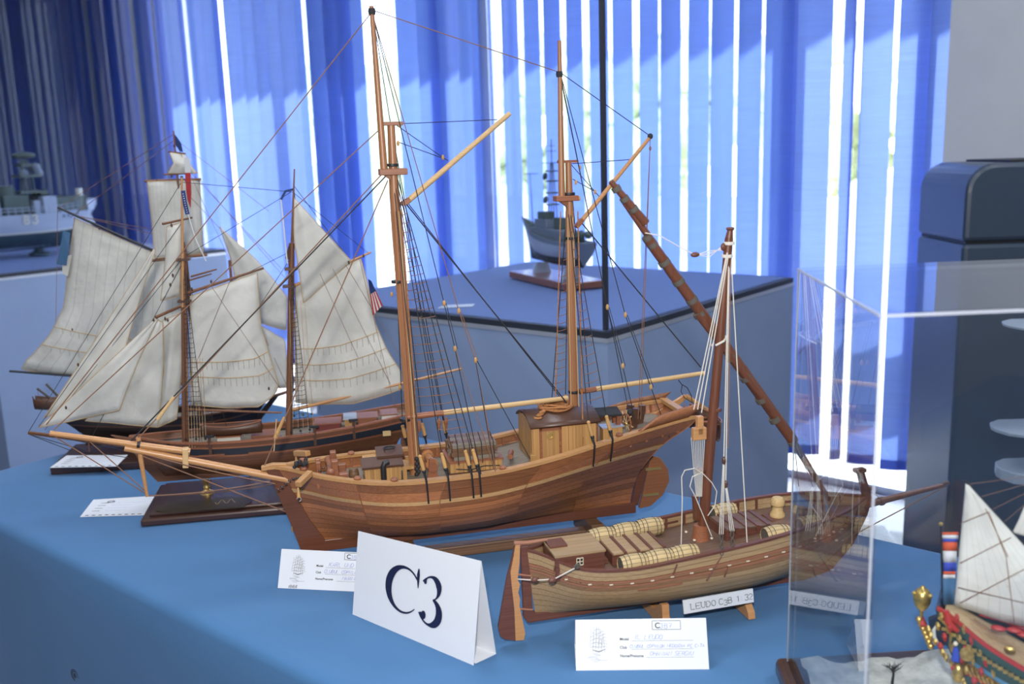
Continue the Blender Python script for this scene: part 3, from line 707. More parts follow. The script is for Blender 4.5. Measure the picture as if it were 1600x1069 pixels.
# stem, keel, sternpost, rudder
def xz(sh, pts, th, name, m, parent=None, y=0.0, bevel=.0008):
    return MB().prism([np.array([a, y-th/2, b]) for a, b in pts], (0, th, 0)).build(name, m, parent or sh.root, bevel=bevel)
xz(C, [(-.040, .168), (-.030, .140), (-.014, .090), (0, .040), (.012, .034), (.520, .034), (.520, .051), (.036, .051), (.016, .085), (-.004, .130), (-.016, .168)][::-1], .009, 'stem_and_keel', MT['hull_dark'])
xz(C, [(.512, .046), (.524, .046), (.545, .128), (.530, .128)][::-1], .008, 'sternpost', MT['hull_dark'])
rud = xz(C, [(.526, .040), (.545, .042), (.566, .058), (.577, .080), (.575, .100), (.562, .120), (.546, .126)][::-1], .007, 'rudder', MT['hull'])
for px, py in ((1020, 731), (1016, 771)):
    q = C.p(px, py); hg = MB().bx(q[0]-.014, q[0]+.012, -.006, .006, q[2]-.002, q[2]+.002); hg.cyl((q[0]-.002, 0, q[2]-.005), (q[0]-.002, 0, q[2]+.005), .0025, n=8); hg.build('brass_hinge', MT['brass'], rud)
# wale nails
# bulwark stanchions inside
for side in (-1, 1):
    for k in range(22):
        t = .05 + .9*k/21; q = H.pt(t, 1, side, -.0028); d = H.deckz(t)
        MB().bx(q[0]-.0018, q[0]+.0018, q[1]-side*.003 - .0012, q[1]-side*.003 + .0012, d-.001, q[2]).build('stanchion', MT['redwood'], C.root)
# bulwark aft quarter rail + transom rail
q0, q1 = H.pt(.985, 1, -1), H.pt(.985, 1, 1)
MB().beam(q0 + (0, -.003, .003), q1 + (0, .003, .003), .012, .006).build('taffrail', MT['rail'], C.root)
dz = lambda x: H.deckz(H.t_at(x)) + .004
# bowsprit, jib-boom, martingale
bs = spar(C, 'bowsprit', MT['bowsprit'], C.p(520, 763), C.p(195, 700), .0062, .0048)
spar(C, 'jib_boom', MT['bowsprit'], C.p(297, 706), C.p(78, 677), .0050, .0036)
q = C.p(290, 713); MB().beam(q + (-.001, 0, -.016), q + (.001, 0, .012), .012, .008, (1, 0, 0)).build('bowsprit_cap', MT['pine'], C.root, bevel=.001)
MB().tube([C.p(216, 684), C.p(220, 718), C.p(230, 776)], [.0032, .0034, .0022], 8).build('martingale', MT['bowsprit'], C.root, smooth=True)
MB().lathe([(.0058, -.002), (.0058, .002)], C.p(217, 694), (1, 0, -.2)).build('iron_band', MT['black'], C.root)
mtb = C.p(230, 775)
for a, b in (((80, 680), (230, 775)), ((110, 686), (229, 768)), ((295, 735), (230, 775))): pass
for a, b, m in (((82, 680), (229, 772), 'rope_brn'), ((140, 690), (230, 770), 'rope_brn')): rope(C, 'martingale_stay', MT[m], .0008, C.P(a, b))
for (ax, ay), off in (((422, 752), -.02), ((424, 757), .02)):
    rope(C, 'martingale_backstay', MT['rope_brn'], .0009, [C.p(230, 775), C.p(ax, ay, off)], sag=.004)
    rope(C, 'bowsprit_guy', MT['rope_brn'], .0008, [C.p(205, 704), C.p(430, 756, off*2)], sag=.003)
rope(C, 'bobstay', MT['rope_brn'], .0010, C.P((205, 706), (447, 800)))
# iron hook on stem
MB().cyl((-.010, -.016, .075), (-.010, -.004, .077), .0012, n=6).build('stem_hook', MT['brass'], C.root)
# knights heads / stem head
xz(C, [(-.046, .166), (-.03, .166), (-.010, .169), (-.010, .173), (-.030, .175), (-.046, .172)][::-1], .009, 'stem_head', MT['rail'])
# windlass bitts
for sy in (-.022, .022):
    MB().bx(.052, .061, sy-.006, sy+.006, dz(.056)-.002, dz(.056)+.034).bx(.061, .074, sy-.005, sy+.005, dz(.06)-.002, dz(.06)+.014).build('windlass_bitt', MT['redwood'], C.root, bevel=.001)
MB().lathe([(.003, -.034), (.006, -.032), (.006, -.016), (.0045, -.013), (.0045, .013), (.006, .016), (.006, .032), (.003, .034)], (.050, 0, dz(.05)+.018), (0, 1, 0)).build('windlass_barrel', MT['redwood'], C.root, smooth=True)
MB().bx(.030, .037, -.012, -.004, dz(.03)-.002, dz(.03)+.026).build('heel_bitt', MT['redwood'], C.root, bevel=.001)
MB().bx(.030, .037, .004, .012, dz(.03)-.002, dz(.03)+.026).build('heel_bitt', MT['redwood'], C.root, bevel=.001)
ch = [np.array([.046 - .07*t, -.010 - .028*t, dz(.04) + .016 - .010*t + .004*math.cos(9*t)]) for t in np.linspace(0, 1, 14)]
mbk = MB()
for i, q in enumerate(ch): mbk.ball(q, .0020, 6, 4, (1.2, .7, .7))
mbk.build('anchor_chain', MT['black'], C.root)
cat_ = C.p(470, 757, -.062)
for side in (-1, 1):
    a = np.array([cat_[0]+.014, side*.046, cat_[2]+.010]); b = np.array([cat_[0]-.004, side*.074, cat_[2]+.004])
    c_ = MB().beam(a, b, .009, .008).build('cathead', MT['rail'], C.root, bevel=.001)
    MB().tube([b - (0, 0, .004), b - (0, 0, .018)], [.0012, .0026], 6).build('cat_block', MT['block'], c_)
    MB().tube([b + np.array([.003*math.sin(a_), 0, -.021 - .003*math.cos(a_)]) for a_ in np.linspace(0, 4.5, 8)], .0006, 5).build('hook', MT['alu'], c_)
# timber heads along the rail
for px in (505, 545, 620, 790): 
    pass
for x in (.012, .085, .135, .29, .47):
    for side in (-1, 1):
        t = H.t_at(x); q = H.pt(t, 1, side); MB().lathe([(.005, 0), (.0055, .002), (.004, .004), (.002, .0045)], (q[0], q[1]-side*.006, q[2]+.0045), n=10).build('timber_head', MT['redwood'], C.root)
# fore companion (with tilted dark roof), stove pipe, water cask
x0, x1 = .098, .150; z0 = dz(.12) - .002
fc = MB().add([(x0, -.026, z0), (x1, -.026, z0), (x1, .012, z0), (x0, .012, z0), (x0, -.026, z0+.026), (x1, -.026, z0+.026), (x1, .012, z0+.034), (x0, .012, z0+.034)], [(3,2,1,0),(4,5,6,7),(0,1,5,4),(1,2,6,5),(2,3,7,6),(3,0,4,7)])
comp = empty('fore_companion'); comp.parent = C.root
for k in range(8):
    xa = x0 + (x1-x0)*k/8; MB().bx(xa+.0002, xa+(x1-x0)/8-.0002, -.0268, -.0255, z0+.003, z0+.026).build('panel_board', MT['oak'], comp)
fc.build('companion_box', MT['oak'], comp)
MB().bx(x0-.001, x1+.001, -.0275, .013, z0-.001, z0+.004).build('companion_base', MT['brown'], comp)
MB().hexa([(x0-.004, -.031, z0+.025), (x1+.004, -.031, z0+.025), (x1+.004, -.004, z0+.032), (x0-.004, -.004, z0+.032)], [(x0-.004, -.031, z0+.028), (x1+.004, -.031, z0+.028), (x1+.004, -.004, z0+.035), (x0-.004, -.004, z0+.035)]).build('companion_roof', MT['brown'], comp)
MB().hexa([(x0+.020, -.012, z0+.0335), (x1+.007, -.012, z0+.0335), (x1+.007, .018, z0+.040), (x0+.020, .018, z0+.040)], [(x0+.020, -.012, z0+.037), (x1+.007, -.012, z0+.037), (x1+.007, .018, z0+.0435), (x0+.020, .018, z0+.0435)]).build('sliding_hatch', MT['brown'], comp)
MB().tube([(x0+.04 + .008*math.cos(a), .004+.006*math.sin(a), z0+.044) for a in np.linspace(0, 12, 40)], .0013, 5).build('rope_coil', MT['rope_blk'], comp, smooth=True)
MB().tube([(.124, -.034, dz(.12)-.002), (.124, -.034, dz(.12)+.026), (.126, -.034, dz(.12)+.031), (.132, -.032, dz(.12)+.032)], .0042, 10).build('stove_pipe', MT['black'], C.root, smooth=True)
MB().lathe([(.006, 0), (.0075, .006), (.0075, .012), (.006, .018)], (.083, -.012, dz(.083)), n=12).build('water_cask', MT['cradle'], C.root, smooth=True)
# fife rails at the foremast, winch
for x, y in ((.153, -.020), (.162, .020)): MB().bx(x, x+.006, y-.003, y+.003, dz(x)-.002, dz(x)+.022).build('fife_post', MT['oak'], C.root)
MB().bx(.150, .170, -.018, .018, dz(.16)+.014, dz(.16)+.018).build('fife_rail', MT['oak'], C.root)
wn = empty('cargo_winch'); wn.parent = C.root
for y in (-.03, .022): MB().prism([np.array(p) for p in ((.188, y, dz(.19)-.002), (.204, y, dz(.19)-.002), (.200, y, dz(.19)+.03), (.192, y, dz(.19)+.03))], (0, .006, 0)).build('winch_cheek', MT['redwood'], wn)
MB().lathe([(.009, -.022), (.009, -.020), (.006, -.018), (.006, .018), (.009, .02), (.009, .022)], (.196, -.002, dz(.19)+.02), (0, 1, 0)).build('winch_drum', MT['rope_org'], wn, smooth=True)
MB().lathe([(.007, -.0016), (.007, .0016)], (.196, -.034, dz(.19)+.018), (0, 1, 0), 18).build('gear_wheel', MT['redwood'], wn)
# cargo hatch with timber stack
hx0, hx1, hy0, hy1 = .222, .300, -.030, .034; hz = dz(.26) - .002
hc = empty('cargo_hatch'); hc.parent = C.root
MB().bx(hx0-.002, hx1+.002, hy0-.002, hy1+.002, hz, hz+.006).build('coaming_base', MT['brown'], hc)
for k in range(12):
    xa = hx0 + (hx1-hx0)*k/12
    for yy in (hy0-.001, hy1-.001): MB().bx(xa+.0003, xa+(hx1-hx0)/12-.0003, yy, yy+.002, hz+.005, hz+.021).build('coaming_board', MT['oak'], hc)
MB().bx(hx0, hx1, hy0+.001, hy1-.001, hz, hz+.020).build('coaming', MT['oak'], hc)
MB().bx(hx0-.002, hx1+.002, hy0-.002, hy1+.002, hz+.020, hz+.0225).build('coaming_rim', MT['redwood'], hc)
for lv in range(4):
    for k in range(6):
        ya = hy0 + .004 + k*.0095; MB().bx(hx0+.006+random.uniform(-.003, .003), hx1-.008+random.uniform(-.003, .003), ya, ya+.0088, hz+.0225+lv*.0062, hz+.0283+lv*.0062).build('stacked_timber', MT['cradle'] if (lv+k) % 3 else MT['deck'], hc)
for k in range(4):
    x = hx0 + .012 + k*.018; MB().tube([(x, hy0-.003, hz+.018), (x, hy0+.002, hz+.048), (x+.006, hy1-.008, hz+.048), (x+.008, hy1+.002, hz+.018)], .0007, 4).build('lashing', MT['rope_blk'], hc)
MB().tube([(hx0+.008, hy0-.002, hz+.012), (hx0+.03, hy0-.0025, hz+.009), (hx0+.05, hy0-.0025, hz+.013), (hx1-.004, hy0-.002, hz+.011)], .0008, 4).build('lashing', MT['rope_blk'], hc)
MB().lathe([(.004, -.012), (.004, .012)], (.318, -.010, dz(.318)+.012), (.3, 1, 0)).build('deck_roller', MT['redwood'], C.root)
MB().bx(.338, .346, -.052, -.044, dz(.34)-.002, dz(.34)+.018).build('bollard_post', MT['oak'], C.root, bevel=.001)
# deckhouse
dh = empty('deckhouse'); dh.parent = C.root
a0 = C.p(838, 735, -.046); ax0, ax1 = a0[0]-.004, C.p(932, 720, -.046)[0]; dzb = dz(.39) - .004; yb0, yb1, ht = -.046, .036, .054
for k in range(9):
    xa = ax0 + (ax1-ax0)*k/9
    if 1 <= k <= 3: continue
    MB().bx(xa+.0002, xa+(ax1-ax0)/9-.0002, yb0-.0015, yb0, dzb, dzb+ht).build('wall_board', MT['oak'], dh)
MB().bx(ax0, ax1, yb0, yb1, dzb, dzb+ht).build('house_walls', MT['oak'], dh)
for k in range(7):
    ya = yb0 + (yb1-yb0)*k/7; MB().bx(ax0-.0015, ax0, ya+.0003, ya+(yb1-yb0)/7-.0003, dzb, dzb+ht+.008*(1-((k-3)/3.6)**2)).build('wall_board', MT['oak'], dh)
dw = (ax1-ax0)/9; dr = MB().bx(ax0+dw*.9, ax0+dw*4.0, yb0-.002, yb0, dzb+.002, dzb+ht-.002).build('door', MT['oak'], dh)
for (xa, xb_, za, zb) in ((ax0+dw*.9, ax0+dw*1.25, dzb+.002, dzb+ht-.002), (ax0+dw*3.65, ax0+dw*4.0, dzb+.002, dzb+ht-.002), (ax0+dw*.9, ax0+dw*4, dzb+.002, dzb+.006), (ax0+dw*.9, ax0+dw*4, dzb+ht-.006, dzb+ht-.002)):
    MB().bx(xa, xb_, yb0-.0035, yb0-.002, za, zb).build('door_frame', MT['redwood'], dr)
MB().lathe([(.0052, 0), (.0052, .0022), (.0036, .0024), (.0034, .0008), (.0001, .0008)], (ax0+dw*2.4, yb0-.0015, dzb+ht*.74), (0, -1, 0), 16).build('porthole', MT['brass'], dr, smooth=True)
MB().bx(ax0+dw*3.7, ax0+dw*3.8, yb0-.005, yb0-.0035, dzb+ht*.45, dzb+ht*.55).build('door_handle', MT['brass'], dr)
rows = [[np.array([xx, y, dzb+ht + .014*(1-((y-(yb0+yb1)/2)/((yb1-yb0)/2+.004))**2)]) for y in np.linspace(yb0-.004, yb1+.004, 13)] for xx in (ax0-.004, ax1+.006)]
MB().grid(rows).build('arched_roof', MT['brown'], dh, smooth=True, solid=.003)
MB().bx(ax0+dw*4.1, ax1+.004, yb0-.010, yb0-.002, dzb+.002, dzb+.006).build('pin_rack', MT['redwood'], dh)
for k in range(6): MB().cyl((ax0+dw*4.4+k*dw*.8, yb0-.006, dzb-.003), (ax0+dw*4.4+k*dw*.8, yb0-.006, dzb+.011), .001, n=6).build('belaying_pin', MT['pine'], dh)
cc = C.p(868, 647, -.002)
mb = MB(); rg = random.Random(3)
for k in range(9):
    rr_ = .017 + .0022*(k % 4); mb.tube([(cc[0] + rr_*math.cos(a)*1.1, cc[1] + rr_*math.sin(a), dzb+ht+.0145 + .0018*(k//2) + .0012*math.sin(3*a+k)) for a in np.linspace(0, 6.283, 28)], .0016, 5, cap=False)
mb.build('rope_coil', MT['rope_org'], dh, smooth=True)
mb = MB(); c2 = C.p(842, 650, -.03)
for k in range(3): mb.tube([(c2[0]-.002+k*.005 + .005*math.cos(a), c2[1]+.004*k + .005*math.sin(a+k), dzb+ht+.010+.003*k) for a in np.linspace(0, 6.3, 14)], .0022, 5)
mb.build('rope_bundle', MT['rope_org'], dh, smooth=True)
# engine casing, bench aft of the house
bz = dz(.455)
bn = empty('covered_bench'); bn.parent = C.root
MB().hexa([(.443, -.030, bz+.040), (.487, -.036, bz+.040), (.487, -.012, bz+.046), (.443, -.008, bz+.046)], [(.443, -.030, bz+.043), (.487, -.036, bz+.043), (.487, -.012, bz+.049), (.443, -.008, bz+.049)]).build('bench_top', MT['black'], bn)
for x, y in ((.447, -.027), (.482, -.031), (.482, -.014)): MB().bx(x-.003, x+.003, y-.003, y+.003, bz-.003, bz+.041).build('bench_leg', MT['redwood'], bn)
MB().bx(.455, .486, -.040, -.022, bz-.003, bz+.024).build('bench_locker', MT['oak'], bn, bevel=.001)
MB().bx(.453, .488, -.041, -.021, bz+.024, bz+.026).build('locker_lid', MT['alu'], bn)
MB().bx(.500, .535, -.030, .010, dz(.51)-.001, dz(.51)+.001).build('deck_grating', MT['redwood'], C.root)
# steering wheel and gear box
wc = C.p(979, 662, -.012); wh = empty('steering_wheel'); wh.parent = C.root
wax = np.array([1, .10, .0]); wax /= np.linalg.norm(wax); wx = np.cross(wax, (0, 0, 1)); wx /= np.linalg.norm(wx)
ring = lambda R: [wc + wx*R*math.cos(a) + np.array([0, 0, 1])*R*math.sin(a) for a in np.linspace(0, 2*math.pi, 25)]
MB().tube(ring(.0150), .0017, 6, cap=False).build('wheel_rim', MT['redwood'], wh, smooth=True)
for k in range(8):
    a = k*math.pi/4; d = wx*math.cos(a) + np.array([0, 0, 1])*math.sin(a); MB().tube([wc, wc+d*.014, wc+d*.0215], [.0008, .0009, .0013], 5).build('wheel_spoke', MT['rope_tan'], wh)
MB().ball(wc, .003).build('wheel_hub', MT['brass'], wh, smooth=True)
for (xx, yy) in ((wc[0]+.010, -.012), (wc[0]+.026, .004), (wc[0]+.010, .012)): MB().beam((xx, yy, dz(.54)-.004), (xx+.006, yy, dz(.54)+.030), .007, .010, (1, 0, 0)).build('wheel_post', MT['brown'], C.root)
MB().lathe([(.006, 0), (.006, .02)], (wc[0]+.006, 0, dz(.54)+.020), (1, 0, .1), 12).build('gear_drum', MT['black'], C.root, smooth=True)
MB().bx(.475, .487, -.020, -.010, bz-.003, bz+.02).build('skylight', MT['oak'], C.root)
# stern davits with the ship's boat
for y, pts in ((.046, [(1003, 662), (1035, 642), (1072, 621), (1098, 640), (1110, 648)]), ):
    P = [C.p(a, b, y) for a, b in pts]
    MB().prism([C.p(a, b, y) for a, b in ((983, 684), (1000, 655), (1040, 636), (1070, 617), (1076, 621), (1048, 645), (1026, 668), (1018, 684))], (0, .006, 0)).build('davit', MT['bowsprit'], C.root, bevel=.001)
    MB().tube([C.p(1072, 619, y), C.p(1112, 645, y)], [.0042, .0028], 8).build('davit_arm', MT['rail'], C.root, smooth=True)
bt = Hull(xb=[.0, -.001, -.002], xs=[.03, .032, .034], zk=[.006, 0, .006], zs=[.026, .022, .026], hb=.045, plan=[.05, .8, 1, .8, .25], full=.9)
boat = empty('stern_boat', (.604, 0, .156), 0); boat.parent = C.root
class _S: pass
bsn = _S(); bsn.root = boat
def boat_mesh(par, length, beam, h, m_out, m_in, ori, ribs=6):
    """small open boat: hull, thwarts, gunwale; ori maps (lengthwise, across, up)"""
    rows = []; gw = [[], []]
    for i in range(17):
        t = i/16; x = (t-.5)*length; wv_ = math.sin(math.pi*min(max(t, .02), .98))**.6*beam/2; sh_ = h*(1+.25*(2*t-1)**2)
        sec = [(-wv_, sh_), (-wv_*.92, h*.45), (-wv_*.55, h*.08), (0, 0), (wv_*.55, h*.08), (wv_*.92, h*.45), (wv_, sh_)]
        rows.append([ori(x, a, b) for a, b in sec]); gw[0].append(ori(x, -wv_, sh_)); gw[1].append(ori(x, wv_, sh_))
    MB().grid(rows).build('boat_hull', m_out, par, smooth=True, solid=.0012)
    for g_ in gw: MB().tube(g_, .0013, 5).build('gunwale', m_in, par)
    for t in (.3, .5, .7):
        wv_ = math.sin(math.pi*t)**.6*beam/2*.9; x = (t-.5)*length
        MB().hexa([ori(x-.003, -wv_, h*.6), ori(x+.003, -wv_, h*.6), ori(x+.003, wv_, h*.6), ori(x-.003, wv_, h*.6)], [ori(x-.003, -wv_, h*.66), ori(x+.003, -wv_, h*.66), ori(x+.003, wv_, h*.66), ori(x-.003, wv_, h*.66)]).build('thwart', m_in, par)
boat_mesh(boat, .115, .045, .024, MT['brown'], MT['redwood'], lambda l, a, b: np.array([.030 + a, l, b]))
# raised quarter bulwarks either side of the stern
for side in (-1, 1):
    rows = []
    for i in range(11):
        t = .84 + .15*i/10; q = H.pt(t, 1, side, 0); hh = (.014 if side < 0 else .004)*min(1, i/3)
        rows.append([q + (0, 0, .004), q + (.012*i/10, side*.002, .004+hh+.006*i/10)])
    MB().grid(rows).build('quarter_bulwark', MT['hull'], C.root, smooth=True, solid=.004)
# masts
def lower(sh, base, top, r0, r1, m='mast', nm='lower_mast'): return spar(sh, nm, MT[m], base, top, r0, r1, n=14)
fb, fcap, fhd = C.p(649, 745), C.p(611, 196), C.p(616, 300)
fb[2] = dz(fb[0]) - .01
lower(C, fb, fhd, .0078, .0070); spar(C, 'masthead', MT['mast'], fhd, fcap, .0068, .0052)
ftop, fheel = C.p(580, 10), C.p(600, 268)
fheel[1] = ftop[1] = -.003
spar(C, 'topmast', MT['mast'], fheel, ftop, .0052, .0030)
q = C.p(611, 268); MB().bx(q[0]-.017, q[0]+.022, -.010, .010, q[2]-.005, q[2]+.004).build('trestle_tree', MT['redwood'], C.root, bevel=.001)
xz(C, [(q[0]-.012, q[2]-.004), (q[0]+.004, q[2]-.004), (q[0]+.006, q[2]-.030), (q[0]-.001, q[2]-.012)][::-1], .008, 'mast_cheek', MT['redwood'])
q = C.p(607, 194); MB().bx(q[0]-.012, q[0]+.020, -.005, .005, q[2]-.002, q[2]+.003).build('mast_cap', MT['redwood'], C.root, bevel=.0005)
mb_, mcap, mhd = C.p(897, 690), C.p(888, 254), C.p(890, 330)
mb_[2] = dz(mb_[0]) - .01
lower(C, mb_, mhd, .0072, .0064); spar(C, 'masthead', MT['mast'], mhd, mcap, .0058, .0046)
mtop, mheel = C.p(873, 64), C.p(877, 312); mtop[1] = mheel[1] = -.003
spar(C, 'topmast', MT['mast'], mheel, mtop, .0052, .0026)
q = C.p(883, 310); MB().bx(q[0]-.016, q[0]+.018, -.010, .010, q[2]-.004, q[2]+.004).build('trestle_tree', MT['redwood'], C.root, bevel=.001)
xz(C, [(q[0]-.010, q[2]-.004), (q[0]+.004, q[2]-.004), (q[0]+.006, q[2]-.028), (q[0]+.001, q[2]-.012)][::-1], .008, 'mast_cheek', MT['redwood'])
q = C.p(886, 253); MB().bx(q[0]-.014, q[0]+.016, -.004, .004, q[2]-.0015, q[2]+.0025).build('mast_cap', MT['redwood'], C.root)
for px, py in ((613, 258), (621, 440), (634, 655), (889, 303), (892, 372), (897, 612)):
    MB().lathe([(.0088, -.002), (.0092, 0), (.0088, .002)], C.p(px, py), n=14).build('mast_band', MT['black'], C.root, smooth=True)
for px, py in ((581, 18), (874, 116)): MB().lathe([(.0045, -.004), (.0052, 0), (.0045, .004)], C.p(px, py, -.003), n=10).build('rope_collar', MT['rope_blk'], C.root, smooth=True)
# running lines laid down along the foremast
for k, (dx, m) in enumerate(((-7, 'mast'), (5, 'rope_tan'), (9, 'rope_org'), (1, 'redwood'))):
    rope(C, 'mast_fall', MT[m], .0010, [C.p(618+dx, 330, -.008), C.p(648+dx, 735, -.011)])
for k, dx in enumerate((-3, 5)): rope(C, 'mast_fall', MT['rope_tan'], .0009, [C.p(890+dx, 340, -.008), C.p(897+dx*1.5, 640, -.010)])
rope(C, 'mast_fall', MT['rope_org'], .0008, [C.p(876, 330, -.02), C.p(868, 620, -.03)]); rope(C, 'mast_fall', MT['rope_org'], .0010, [C.p(903, 330, -.02), C.p(912, 725, -.05)])
mb = MB()
for k in range(7): mb.ball(C.p(651 + (k % 2)*3, 717 + k*4, -.012), .0035, 6, 5)
mb.build('belayed_coil', MT['rope_blk'], C.root, smooth=True)
# booms and gaffs
def boom(a, b, join, r, name):
    a, b = np.array(a), np.array(b); j = a + (b-a)*join
    spar(C, name, MT['pine'], j, b, r, r*.86); spar(C, name+'_jaw', MT['redwood'], a, j, r*1.1, r*1.05)
boom(C.p(636, 652, -.004), C.p(887, 622, -.004), .22, .0042, 'fore_boom')
boom(C.p(905, 612, -.004), C.p(1101, 583, -.004), .13, .0040, 'main_boom')
spar(C, 'fore_gaff', MT['pine'], C.p(634, 317), C.p(797, 177), .0042, .0034); MB().beam(C.p(627, 320), C.p(640, 311), .013, .006).build('gaff_jaws', MT['redwood'], C.root)
spar(C, 'main_gaff', MT['bowsprit'], C.p(905, 350), C.p(1016, 214), .0036, .0028); MB().beam(C.p(900, 355), C.p(910, 343), .012, .005).build('gaff_jaws', MT['redwood'], C.root)
MB().ball(C.p(1016, 213), .0045, 8, 6).build('gaff_end_lashing', MT['rope_blk'], C.root)
# deadeyes, chainplates, shrouds
fh = C.p(617, 288); mh = C.p(889, 330)
def side_gang(xs, top, side, lan=True, nrat=28):
    bots = []; tops = []
    for i, x in enumerate(xs):
        t = H.t_at(x); w0 = H.pt(H.t_at(x+.002, .72), .72, side, .003); w1 = H.pt(t, 1.0, side, .006) + (0, 0, .006); de = w1 + np.array([-.002, -side*.004, .012]); up = de + np.array([-.004, -side*.005, .021])
        MB().tube([w0, (w0+w1)/2 + (0, side*.001, 0), w1, de], [.0013, .0014, .0016, .0022], 6).build('chainplate', MT['black'], C.root, smooth=True)
        MB().tube([de, (de+up)/2, up], [.0024, .0030, .0022], 8).build('deadeye_lanyard', MT['block'], C.root, smooth=True)
        MB().ball(de, .0032, 8, 6).build('deadeye', MT['black'], C.root, smooth=True); MB().ball(up, .0028, 8, 6).build('deadeye', MT['block'], C.root, smooth=True)
        bots.append(up); tops.append(top + np.array([.002*i - .002, side*.004, .002*i]))
    return tops, bots
xs_f = [C.p(666, 760, -.085)[0], C.p(700, 760, -.085)[0], C.p(736, 740, -.085)[0], C.p(748, 740, -.085)[0]]
tn, bn_ = side_gang(xs_f, fh, -1); gang(C, tn[1:], bn_[1:], MT['rope_blk'], MT['rope_brn'], nrat=26, t0=.09, t1=.88); rope(C, 'shroud', MT['rope_blk'], .0007, [bn_[0], tn[0]])
tn, bn_ = side_gang([x-.004 for x in xs_f[:3]], fh, 1); gang(C, tn, bn_, MT['rope_blk'], MT['rope_brn'], nrat=24, t0=.05, t1=.92)
xs_m = [C.p(928, 720, -.08)[0], C.p(957, 715, -.08)[0]]
tn, bn_ = side_gang(xs_m, mh, -1); gang(C, tn, bn_, MT['rope_blk'], MT['rope_brn'], nrat=20, t0=.1, t1=.9)
tn, bn_ = side_gang([xs_m[0]-.012, xs_m[1]-.018], mh, 1); gang(C, tn, bn_, MT['rope_blk'], MT['rope_brn'], nrat=22, t0=.05, t1=.92)
# lower ratlines visible under the boom: blocks
for px, py in ((655, 665), (686, 662), (697, 660)): MB().tube([C.p(px, py-8, -.03), C.p(px, py, -.03), C.p(px, py+10, -.03)], [.0015, .0032, .0015], 8).build('deadeye_lanyard', MT['redwood'], C.root, smooth=True)
# stays
RB, RK, RG = MT['rope_brn'], MT['rope_blk'], MT['rope_tan']
for a, b, m, r in (((580, 20), (72, 664), RB, .0008), ((600, 196), (84, 672), RB, .0008), ((606, 262), (205, 697), RB, .0009), ((608, 270), (200, 694), RK, .0010), ((606, 282), (412, 730), RB, .0009),
                   ((582, 16), (874, 113), RB, .0007), ((876, 114), (1015, 212), RK, .0007)):
    rope(C, 'stay', m, r, C.P(a, b))
for a, b, side, m in (((583, 24), (690, 690), .08, RK), ((612, 200), (700, 692), .08, RK), ((876, 122), (985, 655), .07, RK), ((890, 258), (925, 655), .075, RK)):
    rope(C, 'backstay', m, .0007, [C.p(*a), C.p(*b, side)])
for pl_, m in ((((583, 25, 0), (694, 474, -.05), (711, 545, -.06), (752, 742, -.086)), RK), (((584, 28, 0), (717, 486, -.03), (743, 563, -.05), (775, 735, -.086)), RB),
               (((876, 118, 0), (949, 480, -.04), (973, 572, -.06), (992, 655, -.07)), RK), (((877, 120, 0), (977, 492, -.04), (1017, 605, -.055), (1046, 684, -.055)), RK)):
    rope(C, 'backstay', m, .0007, [C.p(*q) for q in pl_])
    rope(C, 'tackle_fall', m, .0005, [C.p(pl_[1][0]+3, pl_[1][1], pl_[1][2]), C.p(pl_[2][0]+4, pl_[2][1], pl_[2][2])])
rope(C, 'vang', RK, .0010, [C.p(634, 318), C.p(886, 630, -.02)]); rope(C, 'vang', RK, .0007, [C.p(636, 316), C.p(884, 632, .02)]); rope(C, 'vang', RK, .0010, [C.p(906, 345), C.p(1095, 574, -.01)])
for a, b in (((612, 194), (777, 187)), ((620, 196), (693, 247)), ((622, 222), (694, 248)), ((693, 247), (700, 251)), ((893, 256), (990, 249)), ((893, 258), (930, 300)), ((895, 280), (931, 300)), ((930, 300), (937, 308))): rope(C, 'peak_halyard', RK, .0006, C.P(a, b))
for px, py in ((625, 196), (622, 224), (692, 246), (906, 262), (900, 285), (930, 300), (433, 678), (905, 310), (625, 330)): blockat(C, C.p(px, py, -.002), .0030)
for x in (1013, 1017): rope(C, 'flag_halyard', RB, .0006, [C.p(1016, 218), C.p(x - 16, 655, -.02)], sag=0)
blockat(C, C.p(1016, 232), .0028, 'redwood')
rope(C, 'davit_lanyard', RK, .0007, C.P((1060, 594), (1066, 602), (1064, 612), (1070, 622), (1082, 630), (1080, 618), (1074, 606), (1066, 601)))
for px, py, y in ((694, 474, -.05), (711, 545, -.06), (717, 486, -.03), (743, 563, -.05), (949, 480, -.04), (977, 492, -.04), (973, 572, -.06), (1017, 605, -.06)): blockat(C, C.p(px, py, y), .0036)
for a, b, y0, y1 in (((711, 545), (775, 740), -.06, -.086), ((743, 563), (770, 720), -.05, -.086), ((745, 563), (838, 735), -.05, -.05)):
    rope(C, 'tackle_fall', RK if y0 > -.055 else RB, .0006, [C.p(*a, y0), C.p(*b, y1)])
for k, (px, py) in enumerate(((612, 500), (625, 645))): blockat(C, C.p(px, py-40, .02), .003)
rope(C, 'tackle_fall', RG, .0009, C.P((432, 655), (428, 705))); MB().tube(C.P((444, 652), (430, 684)), [.002, .003], 6).build('pulley_block', MT['block'], C.root)
MB().tube(C.P((272, 620), (246, 655)), [.0022, .0030], 8).build('pulley_block', MT['pine'], C.root, smooth=True)
# anchors ropes on bow rail
mb = MB()
for k in range(14): mb.ball(np.array([.006+random.uniform(-.008, .012), -.02+random.uniform(-.01, .01), .172+random.uniform(0, .010)]), .003, 6, 4)
mb.build('belayed_coil', MT['rope_blk'], C.root, smooth=True)
